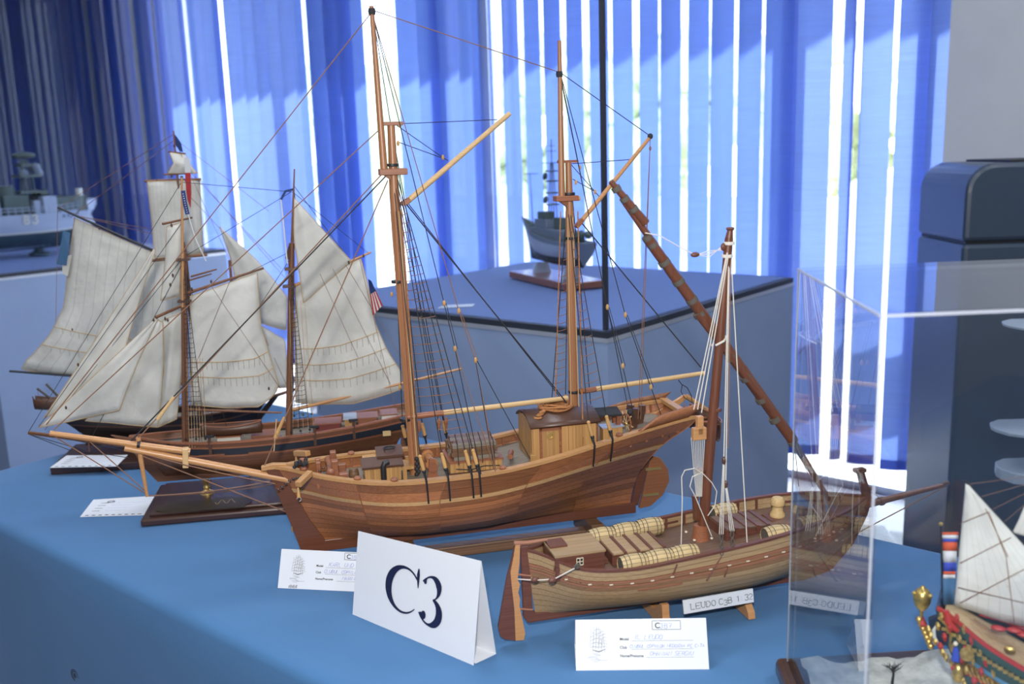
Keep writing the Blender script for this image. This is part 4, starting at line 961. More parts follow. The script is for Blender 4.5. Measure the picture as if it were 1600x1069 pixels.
# cradle
cr = empty('display_cradle', tuple(C.O), math.atan2(C.ex[1], C.ex[0])); tag(cr, 'walnut cradle under the large central schooner', 'stand')
MB().bx(.14, .47, -.010, .010, 0.001, .018).build('cradle_beam', MT['cradle'], cr, bevel=.002)
for x, t in ((.155, .3), (.445, .8)):
    hw = .058
    MB().prism([np.array(p) for p in ((x-.010, -hw, .001), (x-.010, -hw, .012), (x-.010, -hw+.012, .030), (x-.010, -hw+.022, .036), (x-.010, -.012, .0335), (x-.010, .012, .0335), (x-.010, hw-.022, .036), (x-.010, hw-.012, .030), (x-.010, hw, .012), (x-.010, hw, .001))], (.020, 0, 0)).build('cradle_support', MT['cradle'], cr, bevel=.001)

# ================================================================== the small lateen boat (right)
MT.update(
    olive=mat('pale_olive_planks', (0.335, 0.225, 0.120), 0.5, var=0.10, grain=(0, (40, 700, 700), 0.28)),
    olive2=mat('brown_olive_planks', (0.26, 0.145, 0.075), 0.5, var=0.08, grain=(0, (40, 700, 700), 0.28)),
    rubr=mat('rosy_wale_wood', (0.30, 0.13, 0.075), 0.5, grain=(0, (40, 700, 700), 0.2)),
    lining=mat('ochre_lining', (0.40, 0.26, 0.12), 0.55, grain=(0, (60, 500, 500), 0.15)),
    tanw=mat('tan_lining', (0.55, 0.38, 0.17), 0.55, grain=(0, (60, 500, 500), 0.15), var=0.05),
    ldeck=mat('brown_deck', (0.135, 0.075, 0.048), 0.55, grain=(0, (30, 420, 420), 0.35)),
    lbrown=mat('chestnut_spar', (0.135, 0.045, 0.022), 0.4, grain=(2, (500, 500, 60), 0.3), coat=0.2),
    lred=mat('dark_rosewood', (0.13, 0.048, 0.032), 0.45, grain=G),
    barrel=mat('barrel_staves', (0.50, 0.37, 0.185), 0.55, var=0.06, grain=(0, (60, 700, 700), 0.15)),
    binding=mat('grey_cord_binding', (0.10, 0.085, 0.07), 0.8),
    bone=mat('bone_inlay', (0.75, 0.66, 0.50), 0.5),
)
E_ = Ship('lateen_boat_model', (.009, 1.115), (.96888, .24754), 'small olive-hulled lateen cargo boat model with barrels on deck at the right')
LH = Hull(xb=[.395, .438, .464, .478, .484], xs=[.010, .008, .005, .003, .001], zk=[.024]*3,
          zs=[.124, .123, .119, .113, .107, .102, .097, .099, .114], hb=.066, plan=[.04, .52, .80, .94, 1, 1, 1, .97, .88, .66, .05],
          bowx=.62, sternx=.75, full=.66, dk=.015)
lb = [0, .09, .18, .27, .36, .45, .54, .63, .70, .745, .785, .83, .91, 1.0]
LH.strakes(E_, lb, [MT['olive']]*7 + [MT['olive2'], MT['rubr'], MT['olive2'], MT['rubr'], MT['olive'], MT['olive']], proud={8: .0012, 10: .0012}, seg=34, gap=.0042)
LH.core(E_, MT['lining'])
LH.deck(E_, MT['ldeck'], camber=.006)
LH.rail(E_, MT['lred'], w_=.006, h=.003, out=.0015)
xz(E_, [(.0, .018), (.39, .018), (.43, .026), (.464, .060), (.484, .100), (.490, .124), (.474, .168), (.466, .166), (.478, .124), (.474, .100), (.452, .064), (.42, .036), (.385, .030), (.010, .030), (.006, .034), (.003, .121), (-.007, .121), (-.006, .026)][::-1], .007, 'stem_and_keel', MT['lred'])
q = E_.p(1343, 736); MB().bx(q[0]-.008, q[0]+.008, -.005, .005, q[2]-.002, q[2]+.004).build('stem_head_cap', MT['lred'], E_.root, bevel=.0015)
ldz = lambda x: LH.deckz(LH.t_at(x)) + .005
# inner ribs and batten
for side in (-1, 1):
    for k in range(17):
        t = .06 + .88*k/16; q = LH.pt(t, 1, side, -.0030); d = LH.deckz(t)
        MB().bx(q[0]-.0017, q[0]+.0017, q[1]-.0012, q[1]+.0012, d-.002, q[2]).build('rib', MT['lred'], E_.root)
    for (ta, tb) in ((.10, .22), (.36, .44), (.52, .60)):
        rows = [[LH.pt(ta+(tb-ta)*i/6, .90, side, -.0045), LH.pt(ta+(tb-ta)*i/6, .93, side, -.0048)] for i in range(7)]
        MB().grid(rows).build('batten', MT['lred'], E_.root, solid=.0014)
for k in range(16):
    t = .12 + .8*k/15; q = LH.pt(t, .77, -1, .0006); MB().bx(q[0]-.0022, q[0]+.0022, q[1]-.0006, q[1]+.0004, q[2]-.0008, q[2]+.0008).build('bone_inlay', MT['bone'], E_.root)
rows = [[LH.pt(.62+.12*i/6, .60, -1, .0002), LH.pt(.62+.12*i/6, .63, -1, .0004)] for i in range(7)]
MB().grid(rows).build('rubbing_strip', MT['rubr'], E_.root, solid=.002)
# rudder and tiller
P2 = lambda *pts: [E_.p(a, b, -.016) for a, b in pts]
MB().prism([p + (0, -.002, 0) for p in P2((805, 848), (800, 870), (792, 900), (783, 950), (778, 980), (781, 993), (788, 998), (805, 1000), (805, 950), (803, 915), (801, 895), (806, 870))][::-1], (0, .004, 0)).build('rudder', MT['lred'], E_.root)
rd = MB().prism([p + (0, -.0022, 0) for p in P2((805, 848), (812, 849), (811, 880), (808, 905), (812, 912), (809, 925), (812, 935), (811, 945), (814, 960), (820, 988), (818, 999), (805, 1000), (803, 950), (799, 915), (797, 893), (802, 868))][::-1], (0, .0050, 0)).build('rudder_stock', MT['bowsprit'], E_.root)
MB().tube(P2((803, 849), (825, 848), (855, 843)), [.003, .0024, .0018], 7).build('tiller', MT['rubr'], E_.root, smooth=True)
for py, l0, l1 in ((897, 800, 830), (950, 784, 832)): MB().tube([E_.p(l0, py, -.003), E_.p(l1, py+3, -.004)], .0014, 6).build('rudder_iron', MT['rubr'], E_.root)
# cabin
cb = empty('cabin'); cb.parent = E_.root
cx0, cx1, cy0, cy1, cz0 = .030, .092, -.030, .024, .092
MB().bx(cx0, cx1, cy0, cy1, cz0-.01, .113).build('cabin_walls', MT['lred'], cb)
for k in range(3): MB().bx(cx0-.0008, cx1+.0008, cy0-.0008, cy1+.0008, cz0+.003+k*.006, cz0+.0084+k*.006).build('wall_plank', MT['lred'], cb)
for k in range(6):
    ya = cy0-.002 + (cy1-cy0+.004)*k/6; MB().bx(cx0-.002, cx1+.002, ya+.0002, ya+(cy1-cy0+.004)/6-.0002, .113, .1155).build('roof_plank', MT['olive'], cb)
MB().bx(cx0-.001, cx0+.022, cy0+.022, cy1-.008, .1155, .1185).build('roof_hatch', MT['lred'], cb, bevel=.0005)
wn_ = MB().bx(.056, .064, cy0-.0016, cy0-.0008, .100, .109).build('cabin_window', MT['black'], cb)
for (a, b, c, d) in ((.0555, .0645, .0995, .1005), (.0555, .0645, .1085, .1095), (.0555, .0645, .104, .1048), (.0555, .0562, .0995, .1095), (.0638, .0645, .0995, .1095), (.0596, .0604, .0995, .1095)):
    MB().bx(a, b, cy0-.0024, cy0-.0014, c, d).build('window_bar', MT['bone'], wn_)
MB().bx(cx1, cx1+.012, -.012, .004, .088, .093).build('cabin_step', MT['lred'], cb)
# hatches
def lhatch(x0, x1, y0, y1, z0, nb, mcov):
    h = empty('deck_hatch'); h.parent = E_.root
    MB().bx(x0, x1, y0, y1, z0-.006, z0+.008).build('hatch_coaming', MT['lred'], h)
    wd = (x1-x0)/nb
    for k in range(nb):
        MB().bx(x0+k*wd+.0015, x0+(k+1)*wd-.0025, y0-.001, y1+.001, z0+.008, z0+.0098).build('hatch_board', mcov, h)
        MB().bx(x0+(k+1)*wd-.0025, x0+(k+1)*wd+.0012, y0-.003, y1+.003, z0+.004, z0+.0115).build('hatch_batten', MT['lred'], h)
lhatch(.106, .176, -.022, .026, .094, 4, MT['olive']); lhatch(.262, .322, -.022, .026, .105, 4, MT['ldeck'])
# barrels
def barrel(x, y, z, ang, ln=.034, r=.0128):
    b = empty('barrel', (x, y, z), ang); b.parent = E_.root
    ax = (1, 0, 0)
    for k in range(14):
        a0, a1 = 2*math.pi*k/14 + .02, 2*math.pi*(k+1)/14 - .02
        rows = [[np.array([xx, rr_*math.cos(a), rr_*math.sin(a)]) for a in (a0, a1)] for xx, rr_ in ((-ln/2, r*.84), (-ln/4, r*.96), (0, r), (ln/4, r*.96), (ln/2, r*.84))]
        MB().grid(rows).build('stave', MT['barrel'], b, smooth=True)
    MB().lathe([(r*.82, -ln/2+.001), (r*.965, 0), (r*.82, ln/2-.001)], (0, 0, 0), ax, 14).build('barrel_core', MT['binding'], b)
    for s_ in (-1, 1): MB().lathe([(r*.80, 0), (r*.80, .0012)], (s_*(ln/2-.002), 0, 0), ax, 14).build('barrel_head', MT['barrel'], b)
    for xx in (-.36, -.2, .2, .36): 
        rr_ = r*(1 - .16*(2*xx)**2) + .0004; MB().tube([(xx*ln, rr_*math.cos(a), rr_*math.sin(a)) for a in np.linspace(0, 6.2832, 19)], .0005, 4, cap=False).build('hoop', MT['binding'], b)
for k in range(3): barrel(.124 + .034*k, -.046, .0985 + .0012*k, .03)
for k in range(3): barrel(.116 + .034*k, .046, .0985 + .0022*k, .03)
barrel(.292, .046, .110, .05); barrel(.320, -.046, .110, .03); barrel(.372, -.036, .114, .12, .030, .0115)
# capstan
cp_ = empty('capstan', (.355, .012, ldz(.355)-.003)); cp_.parent = E_.root
MB().bx(-.016, .016, -.014, .014, 0, .004).build('capstan_base', MT['lred'], cp_, bevel=.0008)
MB().lathe([(.010, .004), (.010, .007), (.0075, .011), (.0065, .018), (.009, .020), (.0095, .026), (.007, .030), (.002, .031)], n=16).build('capstan_drum', MT['tanw'], cp_, smooth=True)
# mast
mf = E_.p(1096, 845); mf[2] = .090; mt_ = E_.p(1139, 372)
spar(E_, 'mast', MT['lbrown'], mf, mt_, .0072, .0052, n=14); spar(E_, 'mast_tip', MT['lbrown'], mt_, E_.p(1141, 359), .0048, .0034)
MB().lathe([(.0042, 0), (.0052, .002), (.0042, .004)], E_.p(1141, 360), n=12).build('mast_truck', MT['lbrown'], E_.root, smooth=True)
MB().lathe([(.0125, 0), (.0118, .006), (.0095, .018), (.0090, .024)], (mf[0]-.001, 0, ldz(.238)-.004), n=14).build('mast_foot', MT['redwood'], E_.root, smooth=True)
for px, py in ((1139, 380), (1136, 400), (1119, 640), (1095, 735)): MB().lathe([(.0066, -.002), (.0072, 0), (.0066, .002)], E_.p(px, py), n=12).build('mast_band', MT['rope_wht'] if py < 420 else MT['lbrown'], E_.root, smooth=True)
# lateen yard, three lashed pieces
yy = .014
yd = empty('lateen_yard'); yd.parent = E_.root
def ypiece(a, b, r0, r1, off=0): MB().tube([E_.p(*a, yy+off), (E_.p(*a, yy+off)+E_.p(*b, yy+off))/2, E_.p(*b, yy+off)], [r0, (r0+r1)/2*1.05, r1], 10).build('yard_piece', MT['lbrown'], yd, smooth=True)
ypiece((954, 283), (1009, 349), .0034, .0056); ypiece((972, 312), (1024, 384), .0030, .0048, .003)
ypiece((1010, 370), (1240, 690), .0066, .0072); ypiece((1090, 490), (1205, 640), .0050, .0048, -.004)
ypiece((1160, 575), (1245, 700), .0060, .0052); ypiece((1236, 685), (1295, 780), .0046, .0034)
for px, py in ((963, 295), (976, 311), (990, 327), (1011, 372), (1019, 383), (1038, 410), (1060, 440), (1081, 469), (1092, 491), (1142, 558), (1165, 590), (1189, 624), (1210, 655), (1238, 692)):
    a = E_.p(px-2, py-3, yy-.001); b = E_.p(px+2, py+3, yy-.001); MB().tube([a, b], .0078 if 1030 < px < 1215 else .0060, 12).build('lashing', MT['binding'], yd, smooth=True)
MB().tube([E_.p(1118, 540, -.008), E_.p(1131, 533, -.010), E_.p(1136, 525, .006), E_.p(1120, 530, .024), E_.p(1112, 540, .012)], .0014, 6).build('parrel_rope', MT['rope_wht'], E_.root, smooth=True)
# bowsprit
spar(E_, 'bowsprit', MT['lbrown'], E_.p(1345, 791), E_.p(1474, 758), .0052, .0034); MB().lathe([(.0060, -.003), (.0064, 0), (.0060, .003)], E_.p(1377, 783), (1, 0, .15), 12).build('bowsprit_collar', MT['lbrown'], E_.root, smooth=True)
MB().tube([E_.p(1472, 758), E_.p(1482, 754)], [.004, .0028], 8).build('bowsprit_tip', MT['brown'], E_.root)
RW = MT['rope_wht']
rope(E_, 'bowsprit_stay', RW, .0006, [E_.p(1343, 752), E_.p(1377, 780)]); MB().ball(E_.p(1360, 764), .0026, 8, 5).build('pulley_block', MT['lred'], E_.root)
rope(E_, 'bobstay', MT['rope_brn'], .0008, [E_.p(1478, 760), E_.p(1330, 838, -.01)])
rope(E_, 'halyard', RW, .0007, [E_.p(1008, 364, yy-.01), E_.p(1030, 368, 0), E_.p(1060, 385, 0), E_.p(1085, 398, 0)])
MB().ball(E_.p(1086, 398), .0042, 8, 6, (1.5, .8, .8)).build('pulley_block', MT['lred'], E_.root, smooth=True); MB().ball(E_.p(1130, 386), .0042, 8, 6, (.9, .8, 1.2)).build('pulley_block', MT['lred'], E_.root, smooth=True)
for k in range(3): rope(E_, 'halyard', RW, .0006, [E_.p(1090, 398), E_.p(1108, 402-5*k), E_.p(1128, 385+3*k)])
# mast tackles, left bundle
for k, (a, b) in enumerate((((1136, 395), (1084, 640)), ((1137, 395), (1090, 640)), ((1138, 400), (1096, 645)))): rope(E_, 'mast_tackle', RW, .0007, [E_.p(*a, -.006), E_.p(*b, -.016)])
MB().bx(*(lambda q: (q[0]-.004, q[0]+.004, q[1]-.004, q[1]+.004, q[2]-.014, q[2]+.010))(E_.p(1093, 662, -.018))).build('tackle_block', MT['bowsprit'], E_.root, bevel=.001)
q = E_.p(1092, 675, -.018); MB().bx(q[0]-.009, q[0]+.009, q[1]-.004, q[1]+.004, q[2]-.010, q[2]+.006).build('tackle_block', MT['bowsprit'], E_.root, bevel=.001)
for k in range(8): rope(E_, 'tackle_fall', RW, .00045, [E_.p(1080+k*3.0, 684, -.019), E_.p(1084+k*2.0, 735, -.017), E_.p(1088+k*1.2, 776, -.015)])
rope(E_, 'loose_cord', RW, .0007, [E_.p(1064, 862, -.02), E_.p(1066, 780, -.02), E_.p(1065, 745, -.02), E_.p(1070, 735, -.02), E_.p(1085, 732, -.02), E_.p(1098, 740, -.012)])
rope(E_, 'loose_cord', RW, .0007, [E_.p(1098, 740, -.012), E_.p(1112, 754, -.012), E_.p(1120, 768, -.01), E_.p(1117, 790, -.01), E_.p(1106, 806, -.01)])
rope(E_, 'loose_cord', RW, .0007, [E_.p(1098, 738, -.014), E_.p(1082, 745, -.016), E_.p(1078, 760, -.016), E_.p(1086, 775, -.015), E_.p(1112, 838, -.016)])
MB().beam(E_.p(1086, 775, -.010), E_.p(1088, 812, -.010), .007, .006, (1, 0, 0)).build('belaying_post', MT['lbrown'], E_.root)
# shroud tackles, near and far side
def shroud_tackle(top, blk, low, base, y, m=RW):
    rope(E_, 'shroud', m, .0007, [E_.p(*top), E_.p(*blk, y*.8)])
    MB().ball(E_.p(*blk, y*.8), .0034, 8, 6, (.8, .8, 1.6)).build('pulley_block', MT['brown'], E_.root, smooth=True)
    for dx in (-3, 0, 3): rope(E_, 'tackle_fall', m, .0005, [E_.p(blk[0]+dx*.3, blk[1], y*.8), E_.p(low[0]+dx, low[1], y)])
    mb = MB(); a = E_.p(*low, y)
    for k in range(3): mb.tube([a + np.array([.0022*math.cos(t), -.001*k, -.0045 - .009*k + .0045*math.sin(t)]) for t in np.linspace(0, 6.2832, 13)], .0008, 5, cap=False)
    mb.build('chain_links', MT['binding'], E_.root)
    MB().tube([a + (0, -.002, -.028), E_.p(*base, -.068)], [.0009, .0011], 6).build('chainplate', MT['lred'], E_.root)
shroud_tackle((1139, 385), (1131, 720), (1127, 835), (1104, 908), -.064)
shroud_tackle((1140, 385), (1134, 757), (1144, 830), (1132, 902), -.062)
rope(E_, 'shroud', RW, .0007, [E_.p(1141, 380), E_.p(1168, 860, -.05)]); rope(E_, 'shroud', MT['rope_brn'], .0006, [E_.p(1142, 380), E_.p(1138, 700, -.05)])
for k, x in enumerate((1240, 1262)): rope(E_, 'shroud', RW, .0006, [E_.p(1242+k*4, 700, .0), E_.p(x+8, 760, .055)])
mb = MB().tube([E_.p(1052, 898, -.068), E_.p(1058, 882, -.068)], .0010, 6); mb.build('chainplate', MT['lred'], E_.root)
# mooring at the stern quarter
rope(E_, 'rudder_lanyard', RW, .0008, [E_.p(808, 905, -.012), E_.p(836, 907, -.030), E_.p(866, 905, -.045), E_.p(902, 886, -.058)])
for px, py, y in ((836, 906, -.030), (863, 907, -.046)): MB().ball(E_.p(px, py, y), .0042, 8, 6, (1.3, .8, .9)).build('pulley_block', MT['lred'], E_.root, smooth=True)
mb = MB()
for k in range(4): mb.tube([E_.p(902 + 4*math.cos(a+k), 885 + 3*math.sin(a), -.060) for a in np.linspace(0, 6.3, 9)], .0010, 5)
mb.build('belayed_knot', MT['binding'], E_.root)
for px, py, y in ((1072, 832, .02), (1085, 845, -.02), (1112, 842, -.015), (945, 852, .045)): MB().lathe([(.0018, 0), (.0018, .0015)], E_.p(px, py, y), n=8).build('eyebolt', MT['bone'], E_.root)
# stand with name plate
sd = empty('boat_stand', tuple(E_.O), math.atan2(E_.ex[1], E_.ex[0])); tag(sd, 'light wooden stand with feet under the small lateen boat', 'stand')
for x in (.17, .285):
    MB().prism([np.array(p) for p in ((x-.005, -.052, .001), (x-.005, -.050, .010), (x-.005, -.042, .018), (x-.005, -.040, .034), (x-.005, -.034, .034), (x-.005, -.012, .017), (x-.005, .012, .017), (x-.005, .034, .034), (x-.005, .040, .034), (x-.005, .050, .010), (x-.005, .052, .001))], (.010, 0, 0)).build('stand_foot', MT['bowsprit'], sd, bevel=.0008)
np0 = [E_.p(1068, 940, -.056), E_.p(1177, 921, -.056), E_.p(1069, 959, -.056)]
npr = empty('name_plate', tuple(E_.O), math.atan2(E_.ex[1], E_.ex[0])); tag(npr, 'white strip reading LEUDO fixed to the small boat stand', 'name plate')
bl, br_, tl_ = E_.p(1069, 960, -.056), E_.p(1178, 941, -.056), E_.p(1067, 939, -.056)
MB().hexa([bl, br_, br_ + (0, .002, 0), bl + (0, .002, 0)], [tl_, tl_ + (br_-bl), tl_ + (br_-bl) + (0, .002, 0), tl_ + (0, .002, 0)]).build('plate', MT['paper'], npr)
S = Sheet(bl, br_-bl, tl_-bl); h_ = np.linalg.norm(tl_-bl)*.46
h_ *= .92; mb = S.strokes('LEUDO', .0095, .0048, h_, .0007, adv=1.12, serif=True); S.strokes('C', .0485, .0048, h_, .0007, mb=mb); S.strokes('3', .0550, .0030, h_*.9, .0007, mb=mb); S.strokes('B', .0610, .0048, h_, .0007, serif=True, mb=mb); S.strokes('1:32', .0725, .0048, h_, .0007, adv=.85, mb=mb)
mb.build('lettering', MT['inkblack'], npr)

# ================================================================== topsail schooner on brass pedestals (left)
MT.update(pblack=mat('black_hull_band', (0.02, 0.022, 0.028), 0.45), pbrown=mat('walnut_hull', (0.165, 0.066, 0.03), 0.42, var=0.12, grain=(0, (60, 700, 700), 0.3)),
          pmast=mat('dark_oiled_mast', (0.18, 0.075, 0.035), 0.45, grain=GZ), white=mat('off_white_paint', (0.62, 0.60, 0.54), 0.6), board=mat('dark_mahogany_board', (0.055, 0.024, 0.017), 0.3, grain=(0, (30, 400, 400), 0.35), coat=0.4),
          plate=mat('bronze_plate', (0.12, 0.09, 0.05), 0.35, metal=0.7), darkred=mat('dark_red_cabin', (0.16, 0.03, 0.025), 0.5),
          flag_r=mat('flag_red', (0.40, 0.03, 0.035), 0.8), flag_w=mat('flag_white', (0.65, 0.65, 0.66), 0.8), flag_b=mat('flag_blue', (0.02, 0.045, 0.17), 0.8), rhull=mat('black_walnut_hull', (0.032, 0.018, 0.014), 0.45, grain=G))
Q = Ship('sailing_schooner_model', (-.556, 1.629), (.986, .163), 'dark topsail schooner model with aged cream sails on brass pedestals')
QH = Hull(xb=[-.070, -.088, -.100, -.110, -.120], xs=[.335, .340, .350, .362, .378], zk=[.056, .054, .054], zs=[.133, .127, .124, .123, .124, .127, .132, .139, .147], hb=.052,
          plan=[.03, .55, .85, .97, 1, 1, .98, .93, .84, .70], bowx=.8, sternx=1.8, full=.62, dk=.013)
QH.strakes(Q, [0, .10, .20, .30, .40, .50, .58, .645, .69, .86, .91, 1.0], [MT['pbrown']]*7 + [MT['redwood'], MT['pblack'], MT['redwood'], MT['pbrown']], seg=26, proud={7: .0015, 9: .001})
QH.core(Q, MT['pbrown']); QH.transom(Q, MT['pbrown'], .5); QH.deck(Q, MT['deck'], .003); QH.rail(Q, MT['redwood'], w_=.007, h=.003)
xz(Q, [(-.150, .140), (-.122, .120), (-.100, .075), (-.080, .048), (.345, .045), (.345, .054), (-.066, .057), (-.084, .085), (-.108, .120), (-.118, .132)][::-1], .006, 'stem_and_keel', MT['pbrown'])
xz(Q, [(.347, .038), (.362, .040), (.372, .075), (.366, .105), (.352, .105)][::-1], .005, 'rudder', MT['pbrown'])
qd = lambda x: QH.deckz(QH.t_at(x)) + .003
for k in range(5):
    q = QH.pt(.90+.02*k, .78, -1, .0005)
MB().bx(.318, .332, -.0475, -.0455, .113, .122).build('stern_window', MT['tanw'], Q.root)
for xx in (.022, .200, .268): 
    for side in (-1,): 
        q = QH.pt(QH.t_at(xx), 1, side, .001); MB().bx(q[0]-.0025, q[0]+.0025, q[1]-.002, q[1]+.001, q[2]-.020, q[2]+.012).build('fender_post', MT['brown'], Q.root)
        MB().bx(q[0]-.008, q[0]+.008, q[1]-.003, q[1]+.001, q[2]+.012, q[2]+.016).build('swivel_gun', MT['black'], Q.root)
for k, xx in enumerate((.02, .11)): 
    q = QH.pt(QH.t_at(xx), .70, -1, .002); MB().bx(q[0]-.022, q[0]+.022, q[1]-.005, q[1]+.001, q[2], q[2]+.002).build('channel', MT['redwood'], Q.root)
for x0, x1, m, h in ((.03, .07, 'white', .012), (.20, .245, 'darkred', .016), (.252, .272, 'oak', .018), (.276, .31, 'redwood', .014), (.09, .13, 'redwood', .008), (.318, .345, 'white', .012)):
    b_ = MB().bx(x0, x1, -.020, .018, qd((x0+x1)/2)-.004, qd((x0+x1)/2)+h).build('deck_cabin', MT[m], Q.root, bevel=.001)
    MB().bx(x0-.002, x1+.002, -.022, .020, qd((x0+x1)/2)+h, qd((x0+x1)/2)+h+.002).build('cabin_top', MT['redwood'] if m != 'oak' else MT['greypl'], b_)
for xx in (-.05, .015, .14, .175, .19): 
    MB().lathe([(.0025, -.012), (.003, 0), (.0018, .012)], (xx, -.034, qd(xx)+.006), (0, 1, 0), 8).build('cannon', MT['black'], Q.root)
qb = empty('ship_boat', (.055, -.012, qd(.05)+.014)); qb.parent = Q.root
boat_mesh(qb, .105, .028, .018, MT['brown'], MT['redwood'], lambda l, a, b: np.array([l, a, b]))
spar(Q, 'bowsprit', MT['pmast'], Q.p(228, 700), Q.p(44, 677), .0042, .0022)
spar(Q, 'jib_boom', MT['pmast'], Q.p(160, 690, -.004), Q.p(44, 675, -.004), .0024, .0016)
MB().tube(Q.P((138, 688), (140, 706)), [.0016, .001], 6).build('dolphin_striker', MT['pmast'], Q.root)
for a, b in (((46, 679), (140, 706)), ((140, 706), (205, 716)), ((46, 679), (110, 704)), ((100, 685), (200, 705))): rope(Q, 'bobstay', RK, .0006, Q.P(a, b))
qf0, qf1 = Q.p(290, 700), Q.p(287, 395); qf0[2] = qd(qf0[0]) - .01; spar(Q, 'fore_mast', MT['pmast'], qf0, qf1, .0060, .0050); spar(Q, 'fore_topmast', MT['bowsprit'], Q.p(286, 480, -.006), Q.p(284, 277, -.004), .0032, .0016)
MB().ball(Q.p(284, 277), .0026, 8, 6).build('mast_truck', MT['black'], Q.root)
qm0, qm1 = Q.p(449, 655), Q.p(456, 380); qm0[2] = qd(qm0[0]) - .01; spar(Q, 'main_mast', MT['pmast'], qm0, qm1, .0064, .0050); spar(Q, 'main_topmast', MT['pmast'], Q.p(455, 430, -.006), Q.p(460, 264, -.004), .0032, .0012)
for px, py in ((288, 405), (456, 420), (453, 447), (290, 470)): q = Q.p(px, py); MB().bx(q[0]-.012, q[0]+.010, -.010, .010, q[2]-.002, q[2]+.002).build('crosstree', MT['brown'], Q.root)
MB().tube([Q.p(455, 385), Q.p(452, 405)], [.005, .007], 8).build('mast_top', MT['brown'], Q.root)
# gaffs, booms, yards
spar(Q, 'fore_gaff', MT['pmast'], Q.p(293, 458), Q.p(412, 419), .0028, .0018); spar(Q, 'main_gaff', MT['bowsprit'], Q.p(461, 446), Q.p(580, 394), .0030, .0018)
spar(Q, 'main_boom', MT['bowsprit'], Q.p(456, 641), Q.p(722, 576), .0034, .0022); spar(Q, 'fore_boom', MT['pmast'], Q.p(294, 640), Q.p(440, 645), .0026, .0018)
for (a, b, r, y) in (((243, 496), (302, 470), .0028, .0), ((254, 350), (300, 340), .0022, .0), ((299, 432), (338, 421), .0018, .02), ((296, 438), (330, 428), .0016, .025)):
    spar(Q, 'yard', MT['pmast'], Q.p(*a, -.012+y), Q.p(*b, .03+y), r, r*.8)
# sails
SL = MT['sail']
sail(Q, 'fore_sail', SL, [(297, 463), (402, 426)], [(300, 633), (350, 637), (405, 636), (423, 622)], [(297, 463), (298, 550), (300, 633)], [(402, 426), (407, 505), (424, 565), (437, 606), (423, 622)], .012, reefs=(.60, .75))
sail(Q, 'main_sail', SL, [(462, 447), (564, 404)], [(462, 629), (500, 633), (550, 633), (600, 620), (625, 612)], [(462, 447), (461, 540), (462, 629)], [(564, 404), (574, 440), (586, 505), (606, 550), (626, 580), (628, 608)], .014, reefs=(.55, .7, .86))
sail(Q, 'gaff_topsail', SL, [(460, 309), (462, 312)], [(474, 474), (549, 408)], [(460, 309), (459, 370), (468, 430), (474, 474)], [(462, 312), (510, 365), (549, 408)], .006, y=-.008)
sail(Q, 'outer_jib', SL, [(241, 388), (243, 390)], [(68, 654), (120, 628), (182, 600)], [(241, 388), (160, 515), (68, 654)], [(243, 390), (222, 455), (202, 522), (182, 600)], .004, y=.004)
sail(Q, 'inner_jib', SL, [(245, 496), (247, 498)], [(60, 669), (120, 656), (187, 641)], [(245, 496), (155, 580), (60, 669)], [(247, 498), (218, 560), (197, 612), (187, 641)], .005, y=-.006)
sail(Q, 'fore_staysail', SL, [(246, 500), (254, 503)], [(133, 658), (185, 662), (246, 668)], [(246, 500), (190, 580), (133, 658)], [(254, 503), (256, 560), (252, 620), (246, 668)], .006, y=.008)
sail(Q, 'fore_topsail', SL, [(261, 354), (284, 347)], [(251, 470), (280, 463)], [(261, 354), (258, 410), (251, 470)], [(284, 347), (283, 405), (280, 463)], .010, y=.016)
sail(Q, 'fore_course', SL, [(255, 500), (286, 488)], [(246, 668), (276, 655)], [(255, 500), (256, 580), (246, 668)], [(286, 488), (285, 575), (276, 655)], .010, y=.020)
# rigging
for a, b in (((285, 282), (44, 676)), ((286, 345), (60, 668)), ((288, 400), (70, 672)), ((288, 405), (140, 690)), ((286, 285), (458, 300)), ((290, 400), (455, 300)), ((459, 290), (545, 405)), ((456, 392), (300, 470)), ((457, 300), (575, 395)), ((460, 300), (500, 640)), ((456, 400), (302, 640)), ((290, 405), (312, 690)), ((290, 420), (360, 690))): rope(Q, 'stay', RK, .0005, Q.P(a, b))
for a, b in (((330, 447), (440, 610)), ((360, 437), (310, 560)), ((520, 420), (610, 600)), ((500, 428), (560, 560)), ((562, 406), (618, 640)), ((540, 414), (628, 560))): rope(Q, 'sheet', MT['rope_brn'], .0004, [Q.p(*a, -.016), Q.p(*b, -.018)])
def qgang(xs, top, side, n):
    bots = [QH.pt(QH.t_at(x), 1, side, .002) + (0, 0, .010) for x in xs]; tops = [top + (0, side*.003, .001*i) for i in range(len(xs))]
    for b in bots: MB().ball(b, .0022, 6, 5).build('deadeye', MT['black'], Q.root)
    gang(Q, tops, bots, RK, RK, .0005, n, .05, .94, rr=.0004)
for side in (-1, 1):
    qgang([-.018, .000, .016], Q.p(287, 405), side, 34); qgang([.160, .176, .192], Q.p(455, 410), side, 34)
for k in range(7): rope(Q, 'halyard', MT['rope_tan'], .0004, [Q.p(292+k*4, 560, -.02), Q.p(296+k*4.4, 700, -.045)])
for k in range(5): rope(Q, 'halyard', MT['rope_tan'], .0004, [Q.p(452+k*6, 470, -.012), Q.p(458+k*8, 668, -.04)])
for px, py in ((268, 352), (262, 500), (258, 498), (300, 452), (330, 440), (545, 410), (568, 400), (270, 430), (266, 445), (420, 607), (240, 500), (122, 570), (103, 637)): blockat(Q, Q.p(px, py, -.012), .0026, 'brown')
